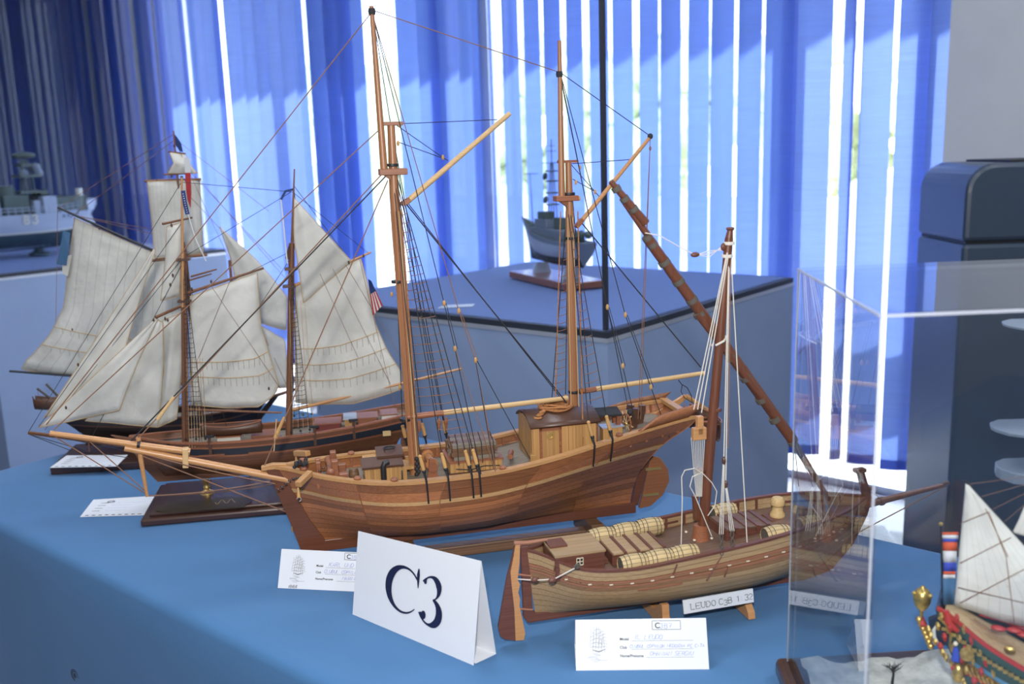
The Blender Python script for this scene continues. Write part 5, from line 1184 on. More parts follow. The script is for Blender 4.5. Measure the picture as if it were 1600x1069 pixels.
# flags on the schooner
def flag(sh, name, px_rows, mats_, y, parent=None, lab=None):
    """stack of strips: px_rows is a list of (left, right) pixel pairs from top to bottom"""
    fe = empty(name); fe.parent = parent or sh.root
    if lab: fe['label'] = lab
    for i in range(len(px_rows)-1):
        (a, b), (c, d) = px_rows[i], px_rows[i+1]
        MB().grid([[sh.p(*a, y), sh.p(*b, y-.003)], [sh.p(*c, y), sh.p(*d, y-.003)]]).build('flag_stripe', mats_[i % len(mats_)], fe, solid=.0006)
    return fe
FRd, FWt, FBl = MT['flag_r'], MT['flag_w'], MT['flag_b']
fe = empty('ensign'); fe.parent = Q.root; fe['label'] = 'furled striped flag with blue canton'
a0, a1 = np.array((576, 437)), np.array((583, 492)); b0, b1 = np.array((581, 441)), np.array((598, 475))
for i in range(7):
    u0, u1 = i/7, (i+1)/7
    l0, l1 = (576+u0*1, 437+u0*0), None
    A = (575+5*u0, 436+3*u0); B = (575+5*u1, 436+3*u1); Cc = (583+15*u1, 493-16*u1); D = (583+15*u0, 493-16*u0)
    mid = lambda p, q, t: (p[0]+(q[0]-p[0])*t, p[1]+(q[1]-p[1])*t)
    t_ = .42
    MB().grid([[Q.p(*A, -.02), Q.p(*B, -.021)], [Q.p(*mid(A, D, t_), -.02), Q.p(*mid(B, Cc, t_), -.021)]]).build('flag_stripe', FBl, fe, solid=.0005)
    MB().grid([[Q.p(*mid(A, D, t_), -.02), Q.p(*mid(B, Cc, t_), -.021)], [Q.p(*D, -.02), Q.p(*Cc, -.021)]]).build('flag_stripe', FRd if i % 2 == 0 else FWt, fe, solid=.0005)
MB().ribbon([Q.p(458, 296, -.006), Q.p(446, 299, -.008), Q.p(439, 312, -.008)], .004, (0, -1, 0)).build('commission_pennant', FBl, Q.root, solid=.0005)
MB().ribbon([Q.p(439, 312, -.008), Q.p(442, 340, -.008), Q.p(445, 372, -.008), Q.p(449, 412, -.006)], .0022, (0, -1, 0)).build('commission_pennant', FWt, Q.root, solid=.0005)
MB().ribbon([Q.p(286, 298, -.006), Q.p(289, 318, -.01), Q.p(293, 335, -.01)], .007, (0, -1, 0)).build('jack_flag', FBl, Q.root, solid=.0005)
mb = MB()
for k in range(9): mb.ball(Q.p(286+k*.8, 303+k*3.6, -.0115), .0009, 5, 4)
mb.build('flag_stars', FWt, Q.root)
MB().ribbon([Q.p(294, 335, -.012), Q.p(305, 372, -.012), Q.p(322, 408, -.012)], .0016, (0, -1, 0)).build('commission_pennant', FWt, Q.root, solid=.0005)
# base board with brass pedestals and engraved plate
bb = empty('base_board', tuple(Q.O), math.atan2(Q.ex[1], Q.ex[0])); tag(bb, 'dark mahogany base board with brass pedestals under the cream-sailed schooner', 'stand')
bl_ = onz(220, 825, TZ) - Q.O; bx0, by0 = bl_ @ Q.ex, bl_ @ Q.ey
MB().bx(bx0, bx0+.50, by0, -by0*.95, .001, .013).build('board', MT['board'], bb, bevel=.003)
MB().bx(bx0+.012, bx0+.488, by0+.012, -by0*.95-.012, .013, .019).build('board_step', MT['board'], bb, bevel=.002)
for x in (Q.p(322, 752)[0], .26): MB().lathe([(.0125, .019), (.012, .0215), (.0075, .0235), (.0050, .0265), (.0066, .031), (.0048, .034), (.0050, .038), (.0078, .0415), (.0078, .0445)], (x, 0, 0), n=18).build('brass_pedestal', MT['brass'], bb, smooth=True)
pl = [onz(x, y, TZ+.0195) - Q.O for x, y in ((244, 799), (249, 793), (262, 786), (382, 776), (394, 780), (393, 785), (378, 793), (256, 801))]
MB().prism([np.array([p @ Q.ex, p @ Q.ey, .0192]) for p in pl], (0, 0, .0012)).build('engraved_plate', MT['plate'], bb)
mb = MB(); pc = [onz(x, y, TZ+.021) - Q.O for x, y in zip(np.linspace(336, 368, 22), 785 - np.linspace(0, 3, 22) + 3*np.sin(np.linspace(0, 14, 22)))]
mb.ribbon([np.array([p @ Q.ex, p @ Q.ey, .0208]) for p in pc], .0012, (0, 0, 1)); mb.build('engraved_script', MT['tanw'], bb)

# ================================================================== square-rigged ship behind it (far left)
R_ = Ship('square_rigged_ship_model', (-.80, 1.95), (.99, .12), 'black hulled square-rigged ship model behind, at the left table corner')
RH = Hull(xb=[.225, .240, .250, .260, .272], xs=[-.100, -.104, -.112, -.124, -.142], zk=[.028, .027, .028], zs=[.096, .088, .084, .082, .082, .083, .086, .090, .096], hb=.045, plan=[.03, .6, .9, 1, 1, 1, .96, .88, .72], bowx=.8, sternx=1.8, dk=.011)
RH.strakes(R_, [0, .14, .28, .42, .56, .68, .74, .86, 1], [MT['rhull']]*5 + [MT['pbrown'], MT['rhull'], MT['rhull']], seg=22); RH.core(R_, MT['rhull']); RH.transom(R_, MT['rhull'], .4); RH.deck(R_, MT['deck']); RH.rail(R_, MT['pbrown'], w_=.006, h=.003)
xz(R_, [(-.105, .0235), (.24, .0235), (.262, .06), (.30, .106), (.288, .108), (.255, .07), (.23, .030), (-.105, .030)][::-1], .005, 'stem_and_keel', MT['rhull'])
rm0 = R_.p(290, 640); rm0[2] = .07; spar(R_, 'main_mast', MT['pmast'], np.array([.135, 0, .07]), np.array([.134, 0, .44]), .006, .0045); spar(R_, 'topmast', MT['pmast'], np.array([.134, -.005, .42]), R_.p(271, 204), .0036, .0014)
spar(R_, 'fore_mast', MT['pmast'], np.array([.225, 0, .075]), np.array([.222, 0, .40]), .005, .003)
spar(R_, 'bowsprit', MT['pmast'], np.array([.262, 0, .098]), np.array([.40, 0, .135]), .004, .002)
spar(R_, 'spanker_gaff', MT['pblack'], R_.p(288, 414, -.003), R_.p(90, 324, -.003), .0034, .0022); spar(R_, 'spanker_boom', MT['pblack'], R_.p(285, 600, -.003), R_.p(15, 580, -.003), .0034, .0024)
sail(R_, 'spanker', MT['sail_seam'], [(117, 341), (285, 415)], [(33, 577), (60, 582), (112, 589), (285, 598)], [(117, 341), (111, 380), (105, 430), (100, 478), (80, 520), (55, 550), (36, 568), (33, 577)], [(285, 415), (284, 500), (285, 598)], .012, reefs=(.72, .86))
for (a, b, r) in (((226, 283), (314, 280), .0024), ((256, 273), (309, 270), .0018), ((263, 237), (290, 240), .0014), ((232, 408), (324, 398), .0028)): spar(R_, 'yard', MT['pmast'], R_.p(*a, -.014), R_.p(*b, .014), r)
sail(R_, 'main_topsail', MT['sail_seam'], [(230, 284, -.016), (312, 281, .014)], [(242, 404, -.018), (318, 396, .014)], [(230, 284, -.016), (237, 345, -.02), (242, 404, -.018)], [(312, 281, .014), (315, 340, .014), (318, 396, .014)], .014)
sail(R_, 'topgallant_sail', SL, [(265, 238, -.012), (290, 242, .01)], [(262, 271, -.014), (308, 271, .012)], [(265, 238, -.012), (271, 255, -.014), (262, 271, -.014)], [(290, 242, .01), (298, 258, .01), (308, 271, .012)], .008)
sail(R_, 'stay_sail', SL, [(343, 354), (346, 357)], [(376, 500), (410, 506), (447, 516)], [(343, 354), (362, 410), (376, 500)], [(346, 357), (400, 405), (430, 440), (449, 465), (447, 516)], .006, y=.0)
sail(R_, 'jib', SL, [(404, 508), (408, 509)], [(400, 606), (447, 606)], [(404, 508), (400, 560), (400, 606)], [(408, 509), (446, 532), (448, 570), (447, 606)], .006, y=.006)
for a, b in (((271, 215), (420, 330)), ((271, 215), (447, 600)), ((290, 300), (450, 470)), ((312, 281), (450, 440)), ((300, 272), (440, 420)), ((271, 220), (110, 340)), ((114, 336), (245, 360)), ((114, 336), (240, 366)), ((160, 360), (105, 395)), ((200, 380), (40, 572)), ((116, 338), (113, 590)), ((271, 210), (90, 326)), ((90, 326), (86, 590))): rope(R_, 'stay', RB, .0005, R_.P(a, b))
for px, py in ((272, 228), (268, 275), (290, 282), (245, 282), (155, 357), (113, 515)): blockat(R_, R_.p(px, py, -.01), .0024, 'brown')
fe = empty('signal_flag'); fe.parent = R_.root; fe['label'] = 'long flag, white above and red below'
MB().grid([[R_.p(288, 246, -.02), R_.p(297, 248, -.02)], [R_.p(289, 270, -.02), R_.p(298, 270, -.02)]]).build('flag_stripe', FWt, fe, solid=.0005)
MB().grid([[R_.p(289, 270, -.02), R_.p(298, 270, -.02)], [R_.p(291, 300, -.02), R_.p(299, 302, -.02)], [R_.p(293, 312, -.02), R_.p(298, 326, -.02)]]).build('flag_stripe', MT['flag_r'], fe, solid=.0005)
MB().grid([[R_.p(272, 210, 0), R_.p(275, 212, 0)], [R_.p(274, 226, 0), R_.p(283, 224, -.003)], [R_.p(281, 236, 0), R_.p(286, 238, -.003)]]).build('masthead_flag', FBl, R_.root, solid=.0005)
MT['steel'] = mat('steel_blue_cloth', (0.05, 0.13, 0.25), 0.8)
MB().grid([[R_.p(98, 360, -.01), R_.p(110, 364, -.008)], [R_.p(94, 388, -.01), R_.p(107, 392, -.012)], [R_.p(88, 413, -.008), R_.p(104, 415, -.01)]]).build('stern_ensign', MT['steel'], R_.root, solid=.0006)
MB().grid([[R_.p(105, 400, -.006), R_.p(112, 398, -.006)], [R_.p(97, 412, -.006), R_.p(108, 420, -.006)], [R_.p(98, 428, -.006), R_.p(106, 432, -.006)]]).build('ensign_fold', MT['sail'], R_.root, solid=.0006)
# stern boat on davits
q = R_.p(74, 640); rb = empty('stern_boat', tuple(q)); rb.parent = R_.root
boat_mesh(rb, .062, .030, .022, MT['brown'], MT['pbrown'], lambda l, a, b: np.array([a*.6 + l*.86, a*.8 - l*.3, b]))
for a, b in (((108, 645), (58, 607)), ((112, 640), (72, 600))): MB().tube([R_.p(*a, -.01), R_.p(*b, -.01)], .0024, 6).build('davit', MT['rhull'], R_.root)
for a, b in (((58, 607), (62, 625)), ((74, 601), (92, 625))): rope(R_, 'boat_fall', RB, .0005, R_.P(a, b))
for side in (-1, 1):
    bots = [RH.pt(RH.t_at(x), 1, side, .001) for x in (.12, .105, .09)]; gang(R_, [np.array([.134, side*.003, .40])]*3, bots, RK, RK, .0005, 24, .05, .9, rr=.0004)
rbd = empty('base_board', tuple(R_.O), math.atan2(R_.ex[1], R_.ex[0])); tag(rbd, 'dark base board under the black square-rigged ship, at the left table corner', 'stand')
a = onz(79, 743, TZ) - R_.O; ax_, ay_ = a @ R_.ex, a @ R_.ey
MB().bx(ax_, ax_+.36, ay_, ay_+.16, .001, .016).build('board', MT['board'], rbd, bevel=.002)
for x in (0, .17): MB().lathe([(.009, .016), (.005, .019), (.004, .021), (.005, .0232)], (x, 0, 0), n=12).build('pedestal', MT['brass'], rbd, smooth=True)
flat_card([(78, 731), (182, 729), (200, 711), (104, 712)], 'white printed card lying on the dark base board at the table corner', TZ + .0172)

# ================================================================== grey warship on the central plinth
MT.update(navgrey=mat('naval_grey', (0.16, 0.19, 0.24), 0.5), navlight=mat('pale_naval_grey', (0.34, 0.39, 0.50), 0.5), navgreen=mat('green_grey_deck', (0.08, 0.11, 0.10), 0.6), navdark=mat('dark_underwater_paint', (0.035, 0.06, 0.075), 0.5),
          pwood=mat('polished_wood_stand', (0.22, 0.075, 0.035), 0.25, grain=G, coat=0.5))
def warship_bits(sh, boxes, par=None):
    for (x0, x1, y0, y1, z0, z1, nm, m) in boxes: MB().bx(x0, x1, y0, y1, z0, z1).build(nm, MT[m], sh.root, bevel=.002)
K = Ship('warship_model', (.052, 3.10), (.42, -.907), 'grey warship model on a polished wooden board inside the central glass case', z=.956)
KH = Hull(xb=[.045, .035, .020, .004, -.020], xs=[.385, .39, .395, .40, .405], zk=[.060, .056, .060], zs=[.190, .168, .152, .142, .137, .135, .134], hb=.043, plan=[.03, .45, .75, .93, 1, 1, .96, .88, .78], bowx=1.2, sternx=1.2, dk=.004)
KH.strakes(K, [0, .18, .36, .42, .62, .82, 1.0], [MT['navdark'], MT['navdark'], MT['navlight'], MT['navlight'], MT['navlight'], MT['navgrey']], seg=20, gap=.001); KH.core(K, MT['navgrey']); KH.transom(K, MT['navgrey'], .1); KH.deck(K, MT['navgreen'])
for side in (-1, 1):
    for k in range(16):
        t = .05 + .9*k/15; q = KH.pt(t, 1, side); MB().cyl(q, q + (0, 0, .012), .0008, n=4).build('rail_post', MT['navgrey'], K.root)
    rope(K, 'guard_rail', MT['navgrey'], .0007, [KH.pt(.05+.9*k/15, 1, side) + (0, 0, .012) for k in range(16)])
warship_bits(K, [(.10, .30, -.028, .028, .135, .165, 'deckhouse', 'navgrey'), (.12, .20, -.024, .024, .165, .192, 'bridge', 'navgrey'), (.13, .18, -.018, .018, .192, .214, 'wheelhouse', 'navgreen'), (.23, .27, -.014, .014, .165, .200, 'funnel', 'navgreen'), (.30, .36, -.02, .02, .134, .150, 'aft_house', 'navgreen')])
MB().lathe([(.016, 0), (.016, .012), (.010, .018)], (.06, 0, .152), n=12).build('gun_turret', MT['navgreen'], K.root); MB().cyl((.06, 0, .165), (.02, 0, .180), .003, .002).build('gun_barrel', MT['navgreen'], K.root)
mz = .40
for dx, dy in ((-.010, -.010), (.010, -.010), (.010, .010), (-.010, .010)): MB().cyl((.20+dx, dy, .19), (.20+dx*.3, dy*.3, .36), .0018, .0014, 5).build('lattice_leg', MT['navgreen'], K.root)
for z_ in (.235, .27, .305, .335): MB().bx(.185, .215, -.015, .015, z_, z_+.004).build('mast_platform', MT['navgreen'], K.root)
MB().cyl((.20, 0, .35), (.20, 0, .43), .0016, n=6).build('mast_pole', MT['navgreen'], K.root)
for z_, l in ((.36, .035), (.395, .016), (.41, .010)): MB().bx(.199, .201, -l, l, z_, z_+.002).bx(.20-l, .20+l, -.001, .001, z_, z_+.002).build('mast_yard', MT['navgreen'], K.root)
for z_ in (.25, .32): MB().lathe([(.002, 0), (.010, .004), (.012, .007)], (.185, -.010, z_), (-1, -.5, .2), 10).build('radar_dish', MT['navgreen'], K.root)
MB().cyl((.085, -.01, .15), (.075, -.012, .33), .002, .001, 5).build('whip_mast', MT['navgreen'], K.root); MB().bx(.066, .088, -.032, .010, .327, .329).build('mast_yard', MT['navgreen'], K.root)
for x, y in ((.33, -.02), (.35, .015), (.37, -.01), (.38, .02)): MB().ball((x, y, .155), .012, 8, 6).build('deck_gear', MT['navgreen'], K.root)
kb = empty('display_stand', tuple(K.O), math.atan2(K.ex[1], K.ex[0])); tag(kb, 'polished brown board with supports under the grey warship', 'stand')
MB().bx(.02, .40, -.070, .068, 0.001, .022).build('board', MT['pwood'], kb, bevel=.003)
for x in (.11, .30): MB().prism([np.array(p) for p in ((x, -.03, .022), (x, -.018, .0550), (x, .018, .0550), (x, .03, .022))], (.014, 0, 0)).build('support', MT['navlight'], kb)

# ================================================================== white-hulled warship in the left case
foot = onz(62, 399, .956)
W = Ship('warship_model', (foot[0], foot[1]), (V[0], V[1]), 'white and green warship model with hull number in the left glass case', z=.956)
bt_, bk = W.p(152, 316), W.p(118, 362)
zk_ = W.p(20, 392)[2]; zd = W.p(40, 334)[2]; zw = W.p(40, 364)[2]
x_st = -float((foot - NL) @ V) + .05
WH = Hull(xb=[bk[0]-.03, bk[0]+.05, bk[0]+.10, bt_[0]-.04, bt_[0]], xs=[x_st+.05, x_st+.02, x_st, x_st, x_st-.01], zk=[zk_]*3, zs=[bt_[2], zd+.01, zd, zd, zd, zd, zd], hb=.085, plan=[.03, .5, .8, .95, 1, 1, 1, .95, .85], bowx=1.2, sternx=1.2, dk=.004)
fw_ = (zw - zk_)/(zd - zk_)
WH.strakes(W, [0, fw_*.5, fw_, fw_+.05, .72, 1.0], [MT['navdark'], MT['navdark'], MT['white'], MT['navlight'], MT['navlight']], seg=22, gap=.0008); WH.core(W, MT['navlight']); WH.transom(W, MT['navlight'], .1); WH.deck(W, MT['navgreen'])
xx = lambda px, py=330: W.p(px, py)[0]
zz = lambda px, py: W.p(px, py)[2]
warship_bits(W, [(xx(44), xx(54), -.07, .06, zd, zz(50, 313), 'deckhouse', 'navlight'), (xx(57), xx(78), -.08, .08, zd, zz(68, 306), 'bridge', 'navlight'), (xx(82), xx(130), -.05, .05, zd, zz(105, 306), 'gun_shelter', 'navgreen'), (xx(0), xx(40), -.05, .05, zd, zz(20, 305), 'midship_house', 'navgreen'), (xx(-50), xx(-8), -.06, .06, zd, zz(-20, 300), 'aft_house', 'navlight'), (xx(60), xx(72), -.04, .04, zz(68, 306), zz(68, 298), 'bridge_roof', 'navgreen')])
MB().hexa([(xx(128), -.045, zd), (xx(146), -.012, zd+.004), (xx(146), .012, zd+.004), (xx(128), .045, zd)], [(xx(128), -.055, zd+.045), (xx(151), -.016, zd+.055), (xx(151), .016, zd+.055), (xx(128), .055, zd+.045)]).build('bow_bulwark', MT['navlight'], W.root)
q = W.p(124, 304); MB().cyl((q[0], 0, zz(124, 318)), (q[0], 0, zz(124, 294)), .016, n=10).build('vent_mast', MT['white'], W.root)
mp_ = W.p(44, 300); 
for dx, dy in ((-.03, -.03), (.03, -.03), (.03, .03), (-.03, .03)): MB().cyl((mp_[0]+dx, dy, zd), (mp_[0]+dx*.3, dy*.3, zz(44, 250)), .006, .004, 5).build('lattice_leg', MT['navgreen'], W.root)
for py, l in ((300, .06), (275, .045), (258, .03)): MB().bx(mp_[0]-l, mp_[0]+l, -l, l, zz(44, py)-.006, zz(44, py)+.006).build('mast_platform', MT['navgreen'], W.root)
MB().ball((mp_[0], 0, zz(44, 243)), .055, 14, 8, (1, .6, .26)).build('radar_dish', MT['navgreen'], W.root, smooth=True)
for px, py in ((34, 272), (56, 270), (52, 262)): MB().ball((W.p(px, py)[0], -.02, zz(px, py)), .022, 10, 6).build('radar_ball', MT['navgrey'], W.root, smooth=True)
q = W.p(12, 312); MB().lathe([(.035, 0), (.04, .03), (.028, .06)], (q[0], 0, q[2]), n=12).build('funnel', MT['navgreen'], W.root, smooth=True)
for k in range(18):
    q = WH.pt(.12+.04*k, 1, -1); MB().cyl(q, q + (0, 0, .03), .0018, n=4).build('rail_post', MT['navlight'], W.root)
rope(W, 'guard_rail', MT['navlight'], .0018, [WH.pt(.12+.04*k, 1, -1) + (0, 0, .03) for k in range(18)]); rope(W, 'guard_rail', MT['navlight'], .0018, [WH.pt(.12+.04*k, 1, -1) + (0, 0, .016) for k in range(18)])
for k in range(4): q = WH.pt(.14+.035*k, .86, -1, .001); MB().lathe([(.005, 0), (.005, .002)], q, (0, -1, 0), 8).build('porthole', MT['navdark'], W.root)
S = Sheet(np.array([xx(21), -.088, zz(21, 350)]), (1, 0, 0), (0, 0, 1)); S.strokes('83', .0, .0, .036, .009, mb=None).build('hull_number', MT['white'], W.root, solid=.004)
wst = empty('display_stand', tuple(W.O), math.atan2(W.ex[1], W.ex[0])); tag(wst, 'dark pedestals under the white warship in the left case', 'stand')
for x in (0, x_st*.7): MB().lathe([(.045, 0.001), (.045, .012), (.022, .02), (.018, .03), (.026, zk_-.002)], (x, 0, 0), n=14).build('pedestal', MT['navdark'], wst, smooth=True)

# ================================================================== acrylic case at the right with the gilded ship
B1 = np.array([.302, .995]); N1 = np.array([.278, .707]); fd = np.array([.9985, .055]) * .95
zb, zt = .772, 1.219
ac = empty('acrylic_case', (N1[0]+.4, N1[1]+.2, zb)); tag(ac, 'clear acrylic display case over the gilded ship at the right', 'display case')
bs_ = empty('case_base', (N1[0]+.4, N1[1]+.2, TZ)); tag(bs_, 'dark wooden base under the clear acrylic case', 'base')
def slab(P4, z0, z1, nm, m, root, **kw):
    R0 = np.array(root.location); mb = MB(); mb.hexa([np.array([p[0], p[1], z0]) - R0 for p in P4], [np.array([p[0], p[1], z1]) - R0 for p in P4]); return mb.build(nm, m, root, **kw)
B2, N2_ = B1 + fd, N1 + fd
ld = (B1 - N1) / np.linalg.norm(B1 - N1); fdn = fd / np.linalg.norm(fd); th = .004
slab([N1, N1 + fdn*th, B1 + fdn*th, B1], zb, zt, 'side_pane', MT['acrylic'], ac)
slab([N1, N2_, N2_ + ld*th, N1 + ld*th], zb, zt, 'front_pane', MT['acrylic'], ac)
slab([B1 - ld*th, B2 - ld*th, B2, B1], zb, zt, 'back_pane', MT['acrylic'], ac)
slab([N1, N2_, B2, B1], zt, zt + th, 'top_pane', MT['acrylic'], ac)
e_ = .0016
for Pn in (N1, B1): slab([Pn - fdn*e_*.3 - ld*e_*.3, Pn + fdn*e_, Pn + fdn*e_ + ld*e_, Pn + ld*e_], zb, zt, 'glued_edge', MT['acryl_edge'], ac)
R0 = np.array(ac.location)
for a, b in ((N1, B1), (N1, N2_)): MB().beam(np.array([*a, zt+.002]) - R0, np.array([*b, zt+.002]) - R0, .0020, .0020).build('glued_edge', MT['acryl_edge'], ac)
slab([N1 - fdn*.012 - ld*.012, N2_ + fdn*.012 - ld*.012, B2 + fdn*.012 + ld*.012, B1 - fdn*.012 + ld*.012], TZ + .001, zb, 'board', MT['board'], bs_, bevel=.006)
# rocky diorama ground
rk = MB(); rows = []
r_ = random.Random(11)
for i in range(26):
    row = []
    for j in range(60):
        p = N1 + ld*(.012 + .264*i/25) + fdn*(.012 + .6*j/59)
        h = .004 + .004*math.sin(j*.9+i*.5)*math.sin(i*.8) + .003*math.sin(j*.37+2) + r_.uniform(0, .0045)
        row.append((p[0], p[1], zb + max(.0008, h)))
    rows.append(row)
rk.grid(rows); MT['rock'] = mat('pale_rock_ground', (0.55, 0.54, 0.49), 0.85, noise=0.3, nscale=60, bump=0.5, bscale=300)
tag(rk.build('diorama_ground', MT['rock'], smooth=True), 'pale crumpled rocky ground inside the acrylic case', 'diorama')
tr_ = onz(1394, 1066, zb + .006); tree = empty('model_tree', tuple(tr_)); tag(tree, 'tiny bare dark tree on the pale rocky ground', 'model tree')
tm = MB().tube([(0, 0, -.003), (.001, 0, .010), (-.001, 0, .016)], [.0016, .0012, .0009], 6)
for k in range(9):
    a = k*.75; d = np.array([math.cos(a), math.sin(a)*.5, 0]); p0 = np.array([0, 0, .010 + .0007*k]); p1 = p0 + d*.009 + (0, 0, .006); tm.tube([p0, p0 + d*.004 + (0, 0, .004), p1], [.0008, .0006, .0003], 5)
    for s_ in (-1, 1): tm.tube([p0 + d*.005 + (0, 0, .004), p1 + np.array([s_*.004, .002*s_, .003])], [.0005, .0002], 4)
tm.build('branches', MT['black'], tree)
# gilded ship
MT.update(dgreen=mat('dark_green_band', (0.035, 0.075, 0.06), 0.45, noise=.15, nscale=80), dblue=mat('light_blue_stripe', (0.12, 0.30, 0.48), 0.5), dred=mat('red_bulwark', (0.42, 0.035, 0.03), 0.5), ddeck=mat('sanded_deck', (0.52, 0.36, 0.19), 0.6, grain=(0, (30, 500, 500), .2)), dnavy=mat('navy_stern_panel', (0.012, 0.028, 0.06), 0.4), orange=mat('flag_orange', (0.62, 0.10, 0.04), 0.8), fblue=mat('flag_cobalt', (0.04, 0.07, 0.42), 0.8))
D = Ship('gilded_ship_model', (.405, .905), (.87, -.493), 'gilded green and red old sailing ship model inside the acrylic case', z=zb)
dk0 = D.p(1500, 985, -.02)[2]
DH = Hull(xb=[.22, .24, .25, .26, .265], xs=[.062, .050, .040, .030, .022], zk=[.014]*3, zs=[dk0+.01, dk0-.03, dk0-.035, dk0-.025, dk0-.005, dk0+.02], hb=.040, plan=[.03, .7, 1, 1, .92, .62], bowx=.8, sternx=1.4, dk=.010)
DH.strakes(D, [0, .2, .38, .50, .56, .64, .80, .86, 1.0], [MT['pbrown'], MT['dgreen'], MT['dgreen'], MT['gold'], MT['dblue'], MT['dgreen'], MT['pblack'], MT['dgreen']], seg=20, gap=.001, proud={3: .001, 6: .001}); DH.core(D, MT['pbrown']); DH.transom(D, MT['dnavy'], .3); DH.deck(D, MT['ddeck']); DH.rail(D, MT['dred'], w_=.005, h=.003)
for k in range(26):
    q = DH.pt(.99-.02*k, .83, -1, .0014); MB().bx(q[0]-.0022, q[0]+.0022, q[1]-.001, q[1]+.0005, q[2]-.0018, q[2]+.0018).build('gilded_stud', MT['gold'], D.root)
for k in range(9):
    t = .985-.022*k; MB().tube([DH.pt(t, .54, -1, .002), DH.pt(t-.004, .46, -1, .003), DH.pt(t-.002, .38, -1, .002)], [.0016, .0022, .0012], 6).build('gilded_carving', MT['gold'], D.root, smooth=True)
    if k % 2: q = DH.pt(t-.01, .45, -1, .002); MB().bx(q[0]-.004, q[0]+.004, q[1]-.001, q[1]+.001, q[2]-.006, q[2]+.005).build('gunport', MT['dred'], D.root)
yN = -.026
def dball(px, py, r, m='gold', sc=(1, 1, 1), y=yN, nm='gilded_carving'): return MB().ball(D.p(px, py, y), r, 10, 6, sc).build(nm, MT[m], D.root, smooth=True)
# lantern
lq = D.p(1441, 936, 0)
MB().lathe([(.0016, -.020), (.0020, -.013), (.0036, -.0115), (.0064, -.008), (.0082, -.003), (.0087, .002), (.0078, .007), (.0052, .0105), (.0026, .012), (.0018, .014), (.0004, .0145)], lq, n=20).build('stern_lantern', MT['gold'], D.root, smooth=True)
for s_ in (-1, 1): MB().ball(lq + (s_*.0075, -.003, .006), .0024, 8, 5).build('gilded_carving', MT['gold'], D.root)
MB().tube([lq + (0, 0, -.02), D.p(1449, 985, 0)], .0022, 7).build('lantern_bracket', MT['dred'], D.root)
for k in range(12):
    t = k/11
    for j in range(4):
        px = 1440 + 66*t**.9 + j*15 + 2*math.sin(k*2); py = 975 + 95*t - j*6
        if j == 0 or (k + j) % 2 == 0: MB().tube([D.p(px, py-6, yN-.002*j), D.p(px+1, py, yN-.002*j-.001), D.p(px+2, py+7, yN-.002*j)], [.0014, .0030-.0003*j, .0012], 7).build('gilded_carving', MT['gold'] if (k+j) % 4 else MT['dred'], D.root, smooth=True)
for k in range(7): dball(1436+3*k, 968+7*k, .0032)
MB().prism([D.p(px, py, yN+.002) for px, py in ((1450, 968), (1468, 962), (1482, 985), (1488, 1010), (1470, 1008), (1455, 990))], np.array([0, .006, 0])).build('quarter_panel', MT['dnavy'], D.root)
MB().tube([D.p(px, py, yN-.001) for px, py in ((1464, 975), (1459, 985), (1460, 996), (1466, 1004))], [.0006, .0018, .0018, .0006], 6).build('crescent_ornament', MT['white'], D.root)
MB().tube([D.p(px, py, yN-.002) for px, py in ((1466, 965), (1478, 975), (1486, 992), (1484, 1010))], .0014, 6).build('gilded_moulding', MT['gold'], D.root)
fg = empty('carved_figure'); fg.parent = D.root
MB().tube([D.p(1493, 1032, yN-.006), D.p(1494, 1020, yN-.006), D.p(1493, 1012, yN-.006)], [.0040, .0034, .0020], 8).build('figure_robe', MT['fblue'], fg, smooth=True); MB().ball(D.p(1493, 1006, yN-.006), .0024, 8, 6).build('figure_head', MT['bone'], fg, smooth=True)
MB().lathe([(.001, 0), (.007, .002), (.006, .003)], D.p(1511, 1022, yN-.006), (0, -1, .2), 10).build('shell_ornament', MT['gold'], D.root, smooth=True)
dball(1578, 1016, .0042, 'gold', (1.3, .7, 1)); dball(1497, 1052, .0075, 'gold', (.8, .8, 1.5))
MB().tube([D.p(px, py, yN-.002) for px, py in ((1478, 955), (1482, 970), (1490, 980), (1498, 986))], [.003, .0046, .0040, .0028], 8).build('red_scroll', MT['dred'], D.root, smooth=True)
for px, py in ((1560, 982), (1585, 985), (1600, 992)): dball(px, py, .004, 'dred', (1.8, 1, .7), -.01, 'deck_gear')
MB().hexa([D.p(1530, 962, .0), D.p(1660, 1000, .0), D.p(1660, 1000, .02), D.p(1530, 962, .02)], [D.p(1530, 952, .0), D.p(1660, 985, .0), D.p(1660, 985, .02), D.p(1530, 952, .02)]).build('inner_bulwark', MT['dred'], D.root)
# mizzen sail, yard, mast, ensign
sail(D, 'mizzen_sail', MT['sail_white'], [(1509, 756), (1513, 758)], [(1491, 946), (1560, 968), (1690, 1004)], [(1509, 756), (1500, 850), (1491, 946)], [(1513, 758), (1600, 853), (1690, 950), (1690, 1004)], .006, y=-.004, edge=False)
spar(D, 'mizzen_yard', MT['black'], D.p(1506, 750), D.p(1700, 962), .0013, .0018)
for a, b in (((1500, 818), (1545, 800)), ((1545, 800), (1572, 870)), ((1500, 880), (1580, 840)), ((1500, 942), (1600, 890)), ((1540, 795), (1575, 870)), ((1572, 870), (1585, 975)), ((1497, 918), (1600, 942))): rope(D, 'brail_line', MT['rope_brn'], .0004, [D.p(*a, -.011), D.p(*b, -.012)])
for k in range(0, 8, 2): rope(D, 'stay', MT['rope_brn'], .00025, [D.p(1513+k*9, 757+k*10, .0), D.p(1640, 740+k*3, .01)])
sail(D, 'main_sail', MT['sail_white'], [(1600, 792), (1680, 780)], [(1582, 832), (1680, 860)], [(1600, 792), (1592, 812), (1582, 832)], [(1680, 780), (1690, 820), (1680, 860)], .004, y=.012, edge=False)
